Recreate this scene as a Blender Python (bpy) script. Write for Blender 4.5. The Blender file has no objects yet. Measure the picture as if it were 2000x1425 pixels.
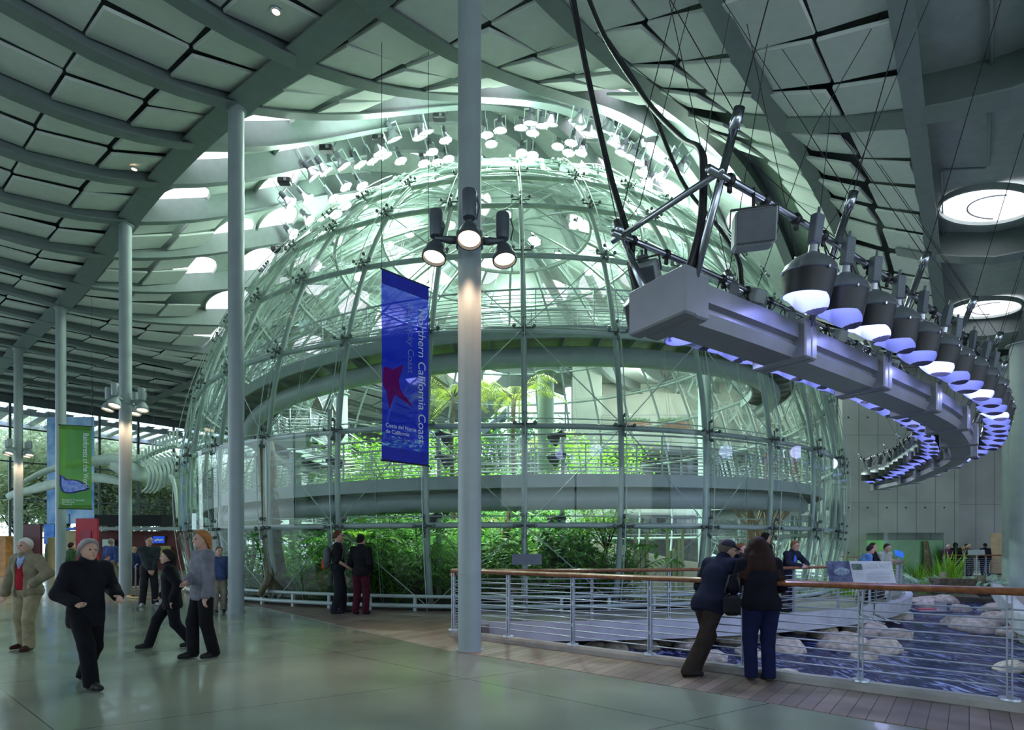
import bpy, math, random
import numpy as np
from mathutils import Vector, Matrix
random.seed(7); rng = np.random.default_rng(7)
C = bpy.context.scene.collection
sc = bpy.context.scene
PI = math.pi
# ---------------------------------------------------------------- camera, world, exposure
HC, FPX, HY = 1.58, 1100.0, 1065.0
cam_d = bpy.data.cameras.new('camera'); cam = bpy.data.objects.new('camera', cam_d); C.objects.link(cam)
cam_d.sensor_fit = 'HORIZONTAL'; cam_d.sensor_width = 36.0; cam_d.lens = 36.0*FPX/2000
cam_d.shift_y = (HY-712.5)/2000; cam_d.clip_start = 0.05; cam_d.clip_end = 500
cam.location = (0, 0, HC); cam.rotation_euler = (PI/2, 0, 0); sc.camera = cam
w = bpy.data.worlds.new('daylight'); sc.world = w; w.use_nodes = True
nt = w.node_tree; nt.nodes.clear()
wo = nt.nodes.new('ShaderNodeOutputWorld'); wb = nt.nodes.new('ShaderNodeBackground')
tc = nt.nodes.new('ShaderNodeTexCoord'); sep = nt.nodes.new('ShaderNodeSeparateXYZ'); rm = nt.nodes.new('ShaderNodeValToRGB')
nt.links.new(tc.outputs['Generated'], sep.inputs[0]); nt.links.new(sep.outputs['Z'], rm.inputs[0])
rm.color_ramp.elements[0].position = 0.0; rm.color_ramp.elements[0].color = (0.62, 0.74, 0.80, 1)
rm.color_ramp.elements[1].position = 0.5; rm.color_ramp.elements[1].color = (0.55, 0.70, 0.95, 1)
nt.links.new(rm.outputs[0], wb.inputs[0]); wb.inputs[1].default_value = 3.0
nt.links.new(wb.outputs[0], wo.inputs[0])
sc.view_settings.view_transform = 'Standard'; sc.view_settings.look = 'None'
sc.view_settings.gamma = 1.0; sc.view_settings.use_curve_mapping = False
sc.view_settings.exposure = 0.27
cy = sc.cycles
cy.max_bounces = 6; cy.diffuse_bounces = 3; cy.glossy_bounces = 2; cy.transmission_bounces = 3
cy.transparent_max_bounces = 40; cy.use_denoising = True; cy.caustics_reflective = False; cy.caustics_refractive = False
cy.sample_clamp_indirect = 4.0; cy.use_adaptive_sampling = True; cy.adaptive_threshold = 0.03
try: cy.denoiser = 'OPENIMAGEDENOISE'
except Exception: pass
SX, SY, SZ, SR = 0.0, 26.74, 3.38, 13.7          # the glass sphere
def area(name, loc, target, sx, sy, e, col):
    l = bpy.data.lights.new(name, 'AREA'); l.shape = 'RECTANGLE'; l.size = sx; l.size_y = sy; l.energy = e; l.color = col
    o = bpy.data.objects.new(name, l); C.objects.link(o); o.location = loc
    o.rotation_euler = (Vector(target)-Vector(loc)).to_track_quat('-Z', 'Y').to_euler(); return o
def spot(name, loc, target, e, col, ang=90, blend=.5, rad=.25):
    l = bpy.data.lights.new(name, 'SPOT'); l.energy = e; l.color = col; l.spot_size = math.radians(ang); l.spot_blend = blend
    l.shadow_soft_size = rad
    o = bpy.data.objects.new(name, l); C.objects.link(o); o.location = loc
    o.rotation_euler = (Vector(target)-Vector(loc)).to_track_quat('-Z', 'Y').to_euler(); return o
GREEN = (0.72, 1.0, 0.84); BLUE = (0.42, 0.45, 1.0); COOL = (0.75, 0.86, 1.0)
# daylight from the glazed front of the hall (behind the camera)
area('front_glazing_daylight', (4, -9, 4.5), (8, 14, 6), 26, 7, 130, (0.72, 0.86, 1.0))
area('right_blue_fill', (33, -6, 5), (9, 14, 8), 16, 7, 520, (0.50, 0.60, 1.0))  # unseen area light added to tint the right side blue
for fx_, fy_, tx_, ty_ in ((-4.9, 16.2, -3.2, 17.6), (-4.6, 16.4, -6.0, 17.5), (-1.9, 15.9, -.6, 17.5), (-2.2, 16.0, -3.0, 15.2), (1.3, 16.0, 2.6, 17.2), (1.2, 16.2, .4, 15.4)):
    spot('garden_flood', (fx_, fy_, 4.4), (tx_, ty_, .8), 480, (.95, 1.0, .82), 80, .6, .1)
# skylight domes over the planted hill: floodlights aimed into the sphere
for a, r_, z_, e_ in ((200, 6, 17.2, 2600), (235, 7.5, 16.6, 2600), (265, 8, 16.3, 2600), (295, 8, 16.4, 2600), (330, 7, 16.8, 2600), (20, 5, 17.6, 2600), (90, 6, 17.4, 2600), (150, 6, 17.2, 2600)):
    lx, ly = SX+r_*math.cos(math.radians(a)), SY+r_*math.sin(math.radians(a))
    spot('grow_light', (lx, ly, z_), (SX+0.2*(lx-SX), SY+.2*(ly-SY), 3), e_*3.4, (0.78, 1.0, 0.86), 130, .8, .35)
# blue aquarium lamps of the hanging lighting bridge
for bx_, by_ in ((3.3, 7.6), (5.8, 9.4), (8.3, 11.3), (11, 14), (13.5, 17.4), (15.3, 21.5)):
    spot('bridge_flood', (bx_, by_, 4.2), (bx_, by_+.6, 0), 850, (0.40, 0.46, 1.0), 125, .6, .3)
def point(name, loc, e, col, rad=.3):
    l = bpy.data.lights.new(name, 'POINT'); l.energy = e; l.color = col; l.shadow_soft_size = rad
    o = bpy.data.objects.new(name, l); C.objects.link(o); o.location = loc; return o
# added points brightening the hill, for side spill of the high bay lamps
for a, r_, z_, e_ in ((215, 9, 14.4, 520), (245, 9, 14.4, 520), (270, 9, 14.4, 560), (295, 9, 14.4, 560), (325, 9, 14.4, 560), (0, 8, 15.2, 520), (45, 8, 15.2, 520), (90, 8, 15.2, 520), (135, 8, 15.2, 520), (180, 8, 15, 520)):
    point('spill_fill', (SX+r_*math.cos(math.radians(a)), SY+r_*math.sin(math.radians(a)), z_), e_, (0.74, 1.0, 0.84))
for tx_ in (9, 15, 21): point('terrace_fill', (tx_, 41.0, 13.2), 420, (.95, 1.0, .88))  # unseen point lights added to brighten the terrace
# outer and inner lamp rows of the bridge washing its sides
for bx_, by_ in ((3.6, 6.5), (5.0, 7.6), (7.0, 9.2), (9.0, 10.9), (10.7, 12.7), (13.2, 15.6), (15.4, 19.0)):
    point('bridge_row_glow', (bx_, by_, 4.75), 22, (.50, .52, 1.0), .2)
for bx_, by_ in ((2.0, 7.6), (4.0, 9.2), (6.3, 11.0), (8.5, 13.0), (10.5, 15.8), (12.6, 19.2)):
    point('bridge_row_glow', (bx_, by_, 4.5), 16, (.50, .52, 1.0), .2)
# ---------------------------------------------------------------- helpers
WL = {}
def P(px, py, Y): return Vector(((px-1000)/FPX*Y, Y, HC+(HY-py)/FPX*Y))
def floorpt(px, py, z=0.0):
    Y = (HC-z)*FPX/(py-HY); return Vector(((px-1000)/FPX*Y, Y, z))
class MB:
    def __init__(s): s.v = []; s.f = []; s.m = []; s.mi = 0
    def add(s, vs, fs):
        n = len(s.v); s.v.extend([tuple(p) for p in vs]); s.f.extend([tuple(i+n for i in f) for f in fs]); s.m.extend([s.mi]*len(fs)); return s
    def box(s, c, d, rz=0.0, M=None):
        vs = []
        for z in (-.5, .5):
            for x, y in ((-.5, -.5), (.5, -.5), (.5, .5), (-.5, .5)):
                p = Vector((x*d[0], y*d[1], z*d[2]))
                if M is not None: p = M @ p
                if rz: p = Vector((p.x*math.cos(rz)-p.y*math.sin(rz), p.x*math.sin(rz)+p.y*math.cos(rz), p.z))
                vs.append(p+Vector(c))
        return s.add(vs, [(0, 3, 2, 1), (4, 5, 6, 7), (0, 1, 5, 4), (1, 2, 6, 5), (2, 3, 7, 6), (3, 0, 4, 7)])
    def bbox(s, c, d, b=.02, rz=0.0, M=None):         # box with bevelled vertical and horizontal edges
        vs = []
        X, Y, Z = d[0]/2, d[1]/2, d[2]/2
        def ring(z, i):
            x, y, k = X-i, Y-i, min(b, X*.6, Y*.6)
            return [(-x+k, -y, z), (x-k, -y, z), (x, -y+k, z), (x, y-k, z), (x-k, y, z), (-x+k, y, z), (-x, y-k, z), (-x, -y+k, z)]
        bz = min(b, Z*.6)
        L = ring(-Z, bz)+ring(-Z+bz, 0)+ring(Z-bz, 0)+ring(Z, bz)
        for q in L:
            p = Vector(q)
            if M is not None: p = M @ p
            if rz: p = Vector((p.x*math.cos(rz)-p.y*math.sin(rz), p.x*math.sin(rz)+p.y*math.cos(rz), p.z))
            vs.append(p+Vector(c))
        fs = [tuple(range(7, -1, -1)), tuple(range(24, 32))]
        for k in range(3):
            for i in range(8): j = (i+1) % 8; fs.append((k*8+i, k*8+j, k*8+8+j, k*8+8+i))
        return s.add(vs, fs)
    def tube(s, path, r, n=8, cap=True, sq=None):
        path = [Vector(p) for p in path]; m = len(path)
        rs = r if isinstance(r, (list, tuple)) else [r]*m
        T = []
        for i in range(m):
            a = path[max(i-1, 0)]; b = path[min(i+1, m-1)]; t = (b-a)
            T.append(t.normalized() if t.length > 1e-9 else Vector((0, 0, 1)))
        ref = Vector((0, 0, 1)) if abs(T[0].z) < .9 else Vector((1, 0, 0))
        N = (ref - T[0]*ref.dot(T[0])).normalized(); vs = []
        for i in range(m):
            N = (N - T[i]*N.dot(T[i]))
            N = N.normalized() if N.length > 1e-6 else T[i].orthogonal().normalized()
            B = T[i].cross(N)
            for k in range(n):
                a = 2*PI*k/n; kx, ky = math.cos(a), math.sin(a)
                if sq: kx *= sq[0]; ky *= sq[1]
                vs.append(path[i]+(N*kx+B*ky)*rs[i])
        fs = [(i*n+k, i*n+(k+1) % n, (i+1)*n+(k+1) % n, (i+1)*n+k) for i in range(m-1) for k in range(n)]
        if cap: fs.append(tuple(range(n-1, -1, -1))); fs.append(tuple((m-1)*n+k for k in range(n)))
        return s.add(vs, fs)
    def lathe(s, prof, n=20, M=None, closed=False):
        vs = []
        for r, z in prof:
            for k in range(n):
                p = Vector((r*math.cos(2*PI*k/n), r*math.sin(2*PI*k/n), z)); vs.append(M @ p if M is not None else p)
        m = len(prof)
        fs = [(i*n+k, i*n+(k+1) % n, (i+1)*n+(k+1) % n, (i+1)*n+k) for i in range(m-1) for k in range(n)]
        if closed: fs.append(tuple(range(n-1, -1, -1))); fs.append(tuple((m-1)*n+k for k in range(n)))
        return s.add(vs, fs)
    def sweep(s, path, prof, ups=None, side=None, cap=True, closed=False):    # prof: (side, up) in metres; side vector horizontal
        path = [Vector(p) for p in path]; m = len(path); vs = []
        for i in range(m):
            a = path[(i-1) % m if closed else max(i-1, 0)]; b = path[(i+1) % m if closed else min(i+1, m-1)]
            t = (b-a).normalized(); sd = side if side is not None else Vector((t.y, -t.x, 0)).normalized()
            up = Vector((0, 0, 1)) if ups is None else ups
            for q in prof: vs.append(path[i]+sd*q[0]+up*q[1])
        n = len(prof)
        fs = [(i*n+k, i*n+(k+1) % n, ((i+1) % m)*n+(k+1) % n, ((i+1) % m)*n+k) for i in range(m if closed else m-1) for k in range(n)]
        if cap and not closed: fs.append(tuple(range(n-1, -1, -1))); fs.append(tuple((m-1)*n+k for k in range(n)))
        return s.add(vs, fs)
    def slab(s, pts, z0, z1):
        n = len(pts); vs = [(p[0], p[1], z0) for p in pts]+[(p[0], p[1], z1) for p in pts]
        return s.add(vs, [tuple(range(n-1, -1, -1)), tuple(range(n, 2*n))]+[(i, (i+1) % n, n+(i+1) % n, n+i) for i in range(n)])
    def ball(s, c, r, n=12, m=8, M=None):
        r = r if isinstance(r, (tuple, list)) else (r, r, r); vs = []
        for i in range(m+1):
            th = PI*i/m
            for k in range(n):
                p = Vector((r[0]*math.sin(th)*math.cos(2*PI*k/n), r[1]*math.sin(th)*math.sin(2*PI*k/n), r[2]*math.cos(th)))
                if M is not None: p = M @ p
                vs.append(p+Vector(c))
        return s.add(vs, [(i*n+k, (i+1)*n+k, (i+1)*n+(k+1) % n, i*n+(k+1) % n) for i in range(m) for k in range(n)])
    def build(s, name, mt, parent=None, smooth=False, ang=None):
        off = WL.get(parent.name, Vector((0, 0, 0))) if parent is not None else Vector((0, 0, 0))
        me = bpy.data.meshes.new(name)
        me.from_pydata([(p[0]-off[0], p[1]-off[1], p[2]-off[2]) for p in s.v], [], s.f)
        for q in (mt if isinstance(mt, (list, tuple)) else [mt]): me.materials.append(q)
        if any(s.m): me.polygons.foreach_set('material_index', s.m)
        if smooth:
            me.polygons.foreach_set('use_smooth', [True]*len(me.polygons))
            if ang:
                try: me.set_sharp_from_angle(angle=math.radians(ang))
                except Exception: pass
        me.validate(); me.update()
        o = bpy.data.objects.new(name, me); C.objects.link(o)
        if parent is not None: o.parent = parent; WL[o.name] = off.copy()
        else: WL[o.name] = Vector((0, 0, 0))
        return o
def tag(o, label=None, cat=None, group=None, kind=None):
    if label: o['label'] = label
    if cat: o['category'] = cat
    if group: o['group'] = group
    if kind: o['kind'] = kind
    return o
def thing(name, label, cat, loc=(0, 0, 0), rz=0, group=None):
    o = bpy.data.objects.new(name, None); C.objects.link(o); o.location = loc; o.rotation_euler = (0, 0, rz)
    o.empty_display_size = .2; WL[o.name] = Vector(loc) if not rz else Vector((0, 0, 0)); return tag(o, label, cat, group)
def struct(name, mb, mt, smooth=False, ang=None, label=None):
    o = mb.build(name, mt, None, smooth, ang); o['kind'] = 'structure'
    if label: o['label'] = label
    return o
def copy_tree(o, parent=None):
    c = o.copy(); C.objects.link(c); WL[c.name] = Vector((0, 0, 0))
    if parent is not None: c.parent = parent
    for ch in list(o.children): copy_tree(ch, c)
    return c
def place(proto, loc, rz=0, sc_=1, label=None, group=None, first=[None], rot=None):
    if proto.name in USED: o = copy_tree(proto)
    else: o = proto; USED.add(proto.name)
    o.location = loc; o.rotation_euler = rot if rot is not None else (0, 0, rz); o.scale = (sc_,)*3 if not isinstance(sc_, tuple) else sc_
    if label: o['label'] = label
    if group: o['group'] = group
    return o
USED = set()
# ---------------------------------------------------------------- materials
def mat(name, col, rough=.5, metal=0.0, var=.12, scale=4.0, bump=0.0, bscale=30.0, col2=None, spec=None, coat=0.0, sheen=0.0):
    m = bpy.data.materials.new(name); m.use_nodes = True; n = m.node_tree; b = n.nodes['Principled BSDF']
    tcn = n.nodes.new('ShaderNodeTexCoord'); no = n.nodes.new('ShaderNodeTexNoise'); no.inputs['Scale'].default_value = scale; no.inputs['Detail'].default_value = 4
    n.links.new(tcn.outputs['Object'], no.inputs['Vector'])
    r = n.nodes.new('ShaderNodeValToRGB'); c2 = col2 if col2 else tuple(min(1, c*(1+var)) for c in col)
    c1 = col if col2 else tuple(c*(1-var) for c in col)
    r.color_ramp.elements[0].color = (*c1, 1); r.color_ramp.elements[1].color = (*c2, 1)
    r.color_ramp.elements[0].position = .35; r.color_ramp.elements[1].position = .65
    n.links.new(no.outputs['Fac'], r.inputs[0]); n.links.new(r.outputs[0], b.inputs['Base Color'])
    b.inputs['Roughness'].default_value = rough; b.inputs['Metallic'].default_value = metal
    if coat: b.inputs['Coat Weight'].default_value = coat
    if sheen: b.inputs['Sheen Weight'].default_value = sheen
    if spec is not None: b.inputs['Specular IOR Level'].default_value = spec
    if bump:
        n2 = n.nodes.new('ShaderNodeTexNoise'); n2.inputs['Scale'].default_value = bscale; n2.inputs['Detail'].default_value = 5
        bm_ = n.nodes.new('ShaderNodeBump'); bm_.inputs['Strength'].default_value = bump; bm_.inputs['Distance'].default_value = .02
        n.links.new(tcn.outputs['Object'], n2.inputs['Vector']); n.links.new(n2.outputs['Fac'], bm_.inputs['Height']); n.links.new(bm_.outputs[0], b.inputs['Normal'])
    return m
def emat(name, col, e):
    m = bpy.data.materials.new(name); m.use_nodes = True; n = m.node_tree; n.nodes.clear()
    o = n.nodes.new('ShaderNodeOutputMaterial'); em = n.nodes.new('ShaderNodeEmission'); em.inputs[0].default_value = (*col, 1); em.inputs[1].default_value = e
    n.links.new(em.outputs[0], o.inputs[0]); return m
def sheer(name, col, alpha, extra=None, glow=.25):     # thin translucent cloth
    m = bpy.data.materials.new(name); m.use_nodes = True; n = m.node_tree; n.nodes.clear()
    o = n.nodes.new('ShaderNodeOutputMaterial'); mx = n.nodes.new('ShaderNodeMixShader'); tr = n.nodes.new('ShaderNodeBsdfTransparent')
    tr.inputs[0].default_value = (*[.3+.7*c for c in col], 1)
    d = n.nodes.new('ShaderNodeBsdfDiffuse'); d.inputs[0].default_value = (*col, 1); t = n.nodes.new('ShaderNodeBsdfTranslucent'); t.inputs[0].default_value = (*col, 1)
    m2 = n.nodes.new('ShaderNodeMixShader'); m2.inputs[0].default_value = .55
    n.links.new(d.outputs[0], m2.inputs[1]); n.links.new(t.outputs[0], m2.inputs[2])
    mx.inputs[0].default_value = alpha; n.links.new(tr.outputs[0], mx.inputs[1]); n.links.new(m2.outputs[0], mx.inputs[2]); n.links.new(mx.outputs[0], o.inputs[0]); return m
def glassmat(name, tint=(.955, 1, .98), refl=.7, haze=.02, rough=.0):
    m = bpy.data.materials.new(name); m.use_nodes = True; n = m.node_tree; n.nodes.clear()
    o = n.nodes.new('ShaderNodeOutputMaterial'); tr = n.nodes.new('ShaderNodeBsdfTransparent'); tr.inputs[0].default_value = (*tint, 1)
    gl = n.nodes.new('ShaderNodeBsdfGlossy'); gl.inputs['Roughness'].default_value = rough; gl.inputs[0].default_value = (.9, 1, .96, 1)
    fr = n.nodes.new('ShaderNodeFresnel'); fr.inputs[0].default_value = 1.5
    mu = n.nodes.new('ShaderNodeMath'); mu.operation = 'MULTIPLY'; mu.inputs[1].default_value = refl; mu.use_clamp = True
    n.links.new(fr.outputs[0], mu.inputs[0])
    m1 = n.nodes.new('ShaderNodeMixShader'); n.links.new(mu.outputs[0], m1.inputs[0]); n.links.new(tr.outputs[0], m1.inputs[1]); n.links.new(gl.outputs[0], m1.inputs[2])
    tl = n.nodes.new('ShaderNodeBsdfTranslucent'); tl.inputs[0].default_value = (.85, 1, .93, 1)
    tcn = n.nodes.new('ShaderNodeTexCoord'); no = n.nodes.new('ShaderNodeTexNoise'); no.inputs['Scale'].default_value = .6; no.inputs['Detail'].default_value = 6
    n.links.new(tcn.outputs['Object'], no.inputs['Vector'])
    mh = n.nodes.new('ShaderNodeMath'); mh.operation = 'MULTIPLY'; mh.inputs[1].default_value = haze*2; n.links.new(no.outputs['Fac'], mh.inputs[0])
    m2 = n.nodes.new('ShaderNodeMixShader'); n.links.new(mh.outputs[0], m2.inputs[0]); n.links.new(m1.outputs[0], m2.inputs[1]); n.links.new(tl.outputs[0], m2.inputs[2])
    n.links.new(m2.outputs[0], o.inputs[0]); return m
def lines_mat(name, base, specs, rough=.3, line=(.05, .05, .05), col2=None, scale=1.0, bump=0.0, vary=None, coat=0, spec=None):
    """surface with thin joints: specs = [(nx, ny, nz, offset, spacing, width)] in world metres"""
    m = mat(name, base, rough, 0, .1, scale, bump, 6, col2, spec, coat); n = m.node_tree; b = n.nodes['Principled BSDF']
    src = b.inputs['Base Color'].links[0].from_socket; geo = n.nodes.new('ShaderNodeNewGeometry'); fac = None; cell = None
    for nx, ny, nz, off, sp, wd in specs:
        dt = n.nodes.new('ShaderNodeVectorMath'); dt.operation = 'DOT_PRODUCT'; dt.inputs[1].default_value = (nx, ny, nz); n.links.new(geo.outputs['Position'], dt.inputs[0])
        a = n.nodes.new('ShaderNodeMath'); a.operation = 'SUBTRACT'; n.links.new(dt.outputs['Value'], a.inputs[0]); a.inputs[1].default_value = off
        d = n.nodes.new('ShaderNodeMath'); d.operation = 'DIVIDE'; n.links.new(a.outputs[0], d.inputs[0]); d.inputs[1].default_value = sp
        if cell is None: cell = n.nodes.new('ShaderNodeMath'); cell.operation = 'FLOOR'; n.links.new(d.outputs[0], cell.inputs[0])
        f = n.nodes.new('ShaderNodeMath'); f.operation = 'FRACT'; n.links.new(d.outputs[0], f.inputs[0])
        q = n.nodes.new('ShaderNodeMath'); q.operation = 'LESS_THAN'; n.links.new(f.outputs[0], q.inputs[0]); q.inputs[1].default_value = wd/sp
        if fac is None: fac = q.outputs[0]
        else:
            mx = n.nodes.new('ShaderNodeMath'); mx.operation = 'MAXIMUM'; n.links.new(fac, mx.inputs[0]); n.links.new(q.outputs[0], mx.inputs[1]); fac = mx.outputs[0]
    if vary:
        wn = n.nodes.new('ShaderNodeTexWhiteNoise'); wn.noise_dimensions = '1D'; n.links.new(cell.outputs[0], wn.inputs['W'])
        mr = n.nodes.new('ShaderNodeMapRange'); mr.inputs['To Min'].default_value = 1-vary; mr.inputs['To Max'].default_value = 1+vary; n.links.new(wn.outputs['Value'], mr.inputs[0])
        vm = n.nodes.new('ShaderNodeVectorMath'); vm.operation = 'SCALE'; n.links.new(src, vm.inputs[0]); n.links.new(mr.outputs[0], vm.inputs['Scale']); src = vm.outputs[0]
    mixn = n.nodes.new('ShaderNodeMix'); mixn.data_type = 'RGBA'; n.links.new(fac, mixn.inputs[0]); n.links.new(src, mixn.inputs[6]); mixn.inputs[7].default_value = (*line, 1)
    n.links.new(mixn.outputs[2], b.inputs['Base Color']); return m
U = Vector((-.777, .63, 0)); V = Vector((.63, .777, 0))
def WS(w_, s_, z=0.0): return Vector((.777*w_+.63*s_, -.63*w_+.777*s_, z))
M = {}
M['steel'] = mat('painted_steel', (.33, .40, .40), .45, 0, .05)
M['column'] = mat('column_paint', (.30, .36, .365), .42, 0, .04)
M['rib'] = mat('roof_steel', (.17, .215, .21), .5, 0, .05)
M['deckc'] = mat('roof_plaster', (.42, .50, .47), .8, 0, .06)
M['panel'] = mat('acoustic_panel', (.68, .73, .70), .9, 0, .03)
M['void'] = mat('dark_void', (.015, .018, .02), .9)
M['dome_steel'] = mat('dome_steel', (.40, .50, .48), .4, .1, .05)
M['dark'] = mat('dark_metal', (.03, .03, .035), .45, .3)
M['chrome'] = mat('stainless_tube', (.45, .47, .52), .22, 1.0, .05)
M['lampgrey'] = mat('lamp_grey', (.10, .12, .14), .45, .2)
M['alu'] = mat('spun_aluminium', (.62, .64, .70), .3, .9, .05)
M['glass'] = glassmat('dome_glass')
M['pane'] = glassmat('window_glass', (.93, .97, .97), .6, 0.0, .01)
M['concrete'] = mat('concrete', (.40, .41, .39), .8, 0, .14, 1.2, .15, 12)
M['wood'] = mat('handrail_wood', (.23, .085, .03), .32, 0, .3, 14, coat=.4)
M['railsteel'] = mat('rail_steel', (.42, .46, .52), .35, .5, .06)
M['black'] = mat('black_cable', (.012, .012, .014), .5)
M['rock'] = mat('boulder', (.30, .25, .19), .85, 0, .3, 3, .6, 14, col2=(.55, .50, .42))
M['bone'] = mat('bone', (.56, .70, .62), .6, 0, .08, 3)
M['lens_white'] = emat('lamp_lens_white', (.86, 1.0, .93), 9)
M['lens_warm'] = emat('lamp_lens_warm', (1.0, .72, .48), 3.2)
M['lens_blue'] = emat('lamp_lens_blue', (.52, .58, 1.0), 3.2)
M['sky_hole'] = emat('skylight_daylight', (.93, .90, 1.0), 2.2)
M['soil'] = mat('soil', (.03, .025, .02), .9, 0, .4, 6, .5)
for k, c in (('leaf_lime', (.17, .36, .02)), ('leaf_mid', (.10, .30, .04)), ('leaf_dark', (.04, .15, .035)), ('leaf_yel', (.20, .24, .03)), ('leaf_out', (.56, .62, .40))):
    m_ = mat(k, c, .45, 0, .35, 3); M[k] = m_
    n_ = m_.node_tree; b_ = n_.nodes['Principled BSDF']; t_ = n_.nodes.new('ShaderNodeBsdfTranslucent'); t_.inputs[0].default_value = (*[min(1, q*1.5) for q in c], 1)
    x_ = n_.nodes.new('ShaderNodeMixShader'); x_.inputs[0].default_value = .35; n_.links.new(b_.outputs[0], x_.inputs[1]); n_.links.new(t_.outputs[0], x_.inputs[2])
    n_.links.new(x_.outputs[0], n_.nodes['Material Output'].inputs[0])
M['bark'] = mat('bark', (.10, .08, .05), .9, 0, .4, 6, .5)
M['barkmoss'] = mat('mossy_bark', (.10, .09, .05), .9, 0, .4, 5, .8, 10, col2=(.24, .23, .15))
# ---------------------------------------------------------------- roof shape
def sm(t): t = max(0.0, min(1.0, t)); return t*t*(3-2*t)
def hroof(x, y):
    r = math.hypot(x-SX+.2, y-SY); w_ = .777*x-.63*y
    h = 11.1 + (8.6*math.cos(PI/2*r/18.3)**2 if r < 18.3 else 0)
    h -= .20*max(0, min(w_+5.8, 6.5))*(1 if y < 26 else max(0, 1-(y-26)/4))
    h += 2.8*sm((y-27)/6)*sm((x+3)/5)*sm((30-x)/4)
    return h
def ray_roof(px, py, dz, tmax=60):
    d = Vector(((px-1000)/FPX, 1, (HY-py)/FPX)); t = 3.0
    while t < tmax:
        p = Vector((0, 0, HC))+d*t
        if p.z >= hroof(p.x, p.y)+dz: return p
        t += .03
    return None
def zone_open(x, y):           # bare plaster with skylights instead of panels
    r = math.hypot(x-SX, y-SY); w_ = .777*x-.63*y; s_ = .63*x+.777*y
    if r < 12.4: return True
    if -21.0 < w_ < -13.2 and s_ > 6.2 and r < 19: return True
    if w_ > -.83: return True
    if y > 31 and x > -5: return True
    if r < 14.4 and w_ < -20.5 and s_ > 9.0: return True
    return False
RIBW = [-.83, -3.31]+[-5.8-2.487*k for k in range(0, 18)]
RIBW_ALL = [1.66, 4.15, 6.6, 9.1, 11.6, 14.1]+RIBW
mb = MB(); ws = np.arange(-50, 20, .9); ss = np.arange(-12, 64, .9); vs = []
for a in ws:
    for b in ss: p = WS(a, b); vs.append((p.x, p.y, hroof(p.x, p.y)+.85))
nb = len(ss); outd = lambda i: vs[i][1] > 47.2 and vs[i][0] > -9.5
mb.add(vs, [(i*nb+j, i*nb+j+1, (i+1)*nb+j+1, (i+1)*nb+j) for i in range(len(ws)-1) for j in range(nb-1) if not outd(i*nb+j)])
n0 = len(vs); mb.add([(x, y, z+.25) for x, y, z in vs], [(i*nb+j, (i+1)*nb+j, (i+1)*nb+j+1, i*nb+j+1) for i in range(len(ws)-1) for j in range(nb-1) if not outd(i*nb+j)])
struct('ceiling', mb, M['deckc'], True, label='curved plaster roof deck swelling up over the glass sphere')
IB = [(-.17, 0), (.17, 0), (.17, .035), (.02, .035), (.02, .84), (-.02, .84), (-.02, .035), (-.17, .035)]
for wv in RIBW_ALL:
    for s0, s1 in ([(-11, 60)] if wv < -38 or wv > -2 else [(-11, 60)]):
        path = []
        for q in np.arange(s0, s1, .8):
            p = WS(wv, q)
            if p.y > 46.2 and p.x > -9: break
            path.append((p.x, p.y, hroof(p.x, p.y)))
        mb = MB(); mb.sweep(path, IB); struct('ceiling_rib', mb, M['rib'], label='long curved steel roof rib')
BB = [(-.28, 0), (.28, 0), (.28, .04), (.02, .04), (.02, .84), (-.02, .84), (-.02, .04), (-.28, .04)]
for sv in (-1.6, 6.17, 13.9, 21.6, 29.3, 37):
    run = []
    def flush(run):
        if len(run) > 3:
            mb = MB(); mb.sweep(run, BB); struct('ceiling_beam', mb, M['rib'], label='straight steel roof girder')
    for a in np.arange(-49, 18, .8):
        p = WS(a, sv)
        if math.hypot(p.x-SX, p.y-SY) < 14.2 or (sv > 15 and -30 < a < -2): flush(run); run = []; continue
        run.append((p.x, p.y, hroof(p.x, p.y)+.02))
    flush(run)
# acoustic panels
cells = []
rows = []
for s0 in (-9.3, -1.6, 6.17, 13.9, 21.6, 29.3, 37, 44.7):
    for k in range(5): rows.append(s0+.42+.71+k*1.47)
RW = sorted(RIBW)
for i in range(len(RW)-1):
    wa, wb_ = RW[i], RW[i+1]; gp = wb_-wa
    for half in (0, 1):
        wc = wa+gp*(.27+.46*half)
        for sv in rows:
            p = WS(wc, sv)
            if p.y < 2 or zone_open(p.x, p.y) or sv > 50: continue
            z = hroof(p.x, p.y); px = 1000+FPX*p.x/p.y; py = HY-FPX*(z+.3-HC)/p.y
            if px < -160 or px > 2150 or py < -170 or py > 1000: continue
            cells.append((p.y, p, wc, sv, gp*.455, half))
cells.sort(key=lambda c: c[0])
pm = None
def panel_mb(mb, pos, wd, ta, tb):
    Mx = Matrix.Rotation(math.atan2(-.63, .777), 3, 'Z') @ Matrix.Rotation(ta, 3, 'Y') @ Matrix.Rotation(tb, 3, 'X')
    mb.bbox(pos, (wd, 1.44, .07), .012, 0, Mx)
protoP = {}
rest = MB(); npan = 0
def zone_name(p, w_, s_):
    if w_ > -5.8: return 'pale grey acoustic ceiling panel between the roof ribs above the hanging lamp bridge'
    if s_ < 6.2: return 'grey green acoustic ceiling panel on the near side of the diagonal roof girder'
    if w_ > -13.3: return 'pale green acoustic ceiling panel stepping up above the tall near column'
    return 'tilted acoustic ceiling panel beyond the diagonal girder on the exhibit side'
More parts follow.
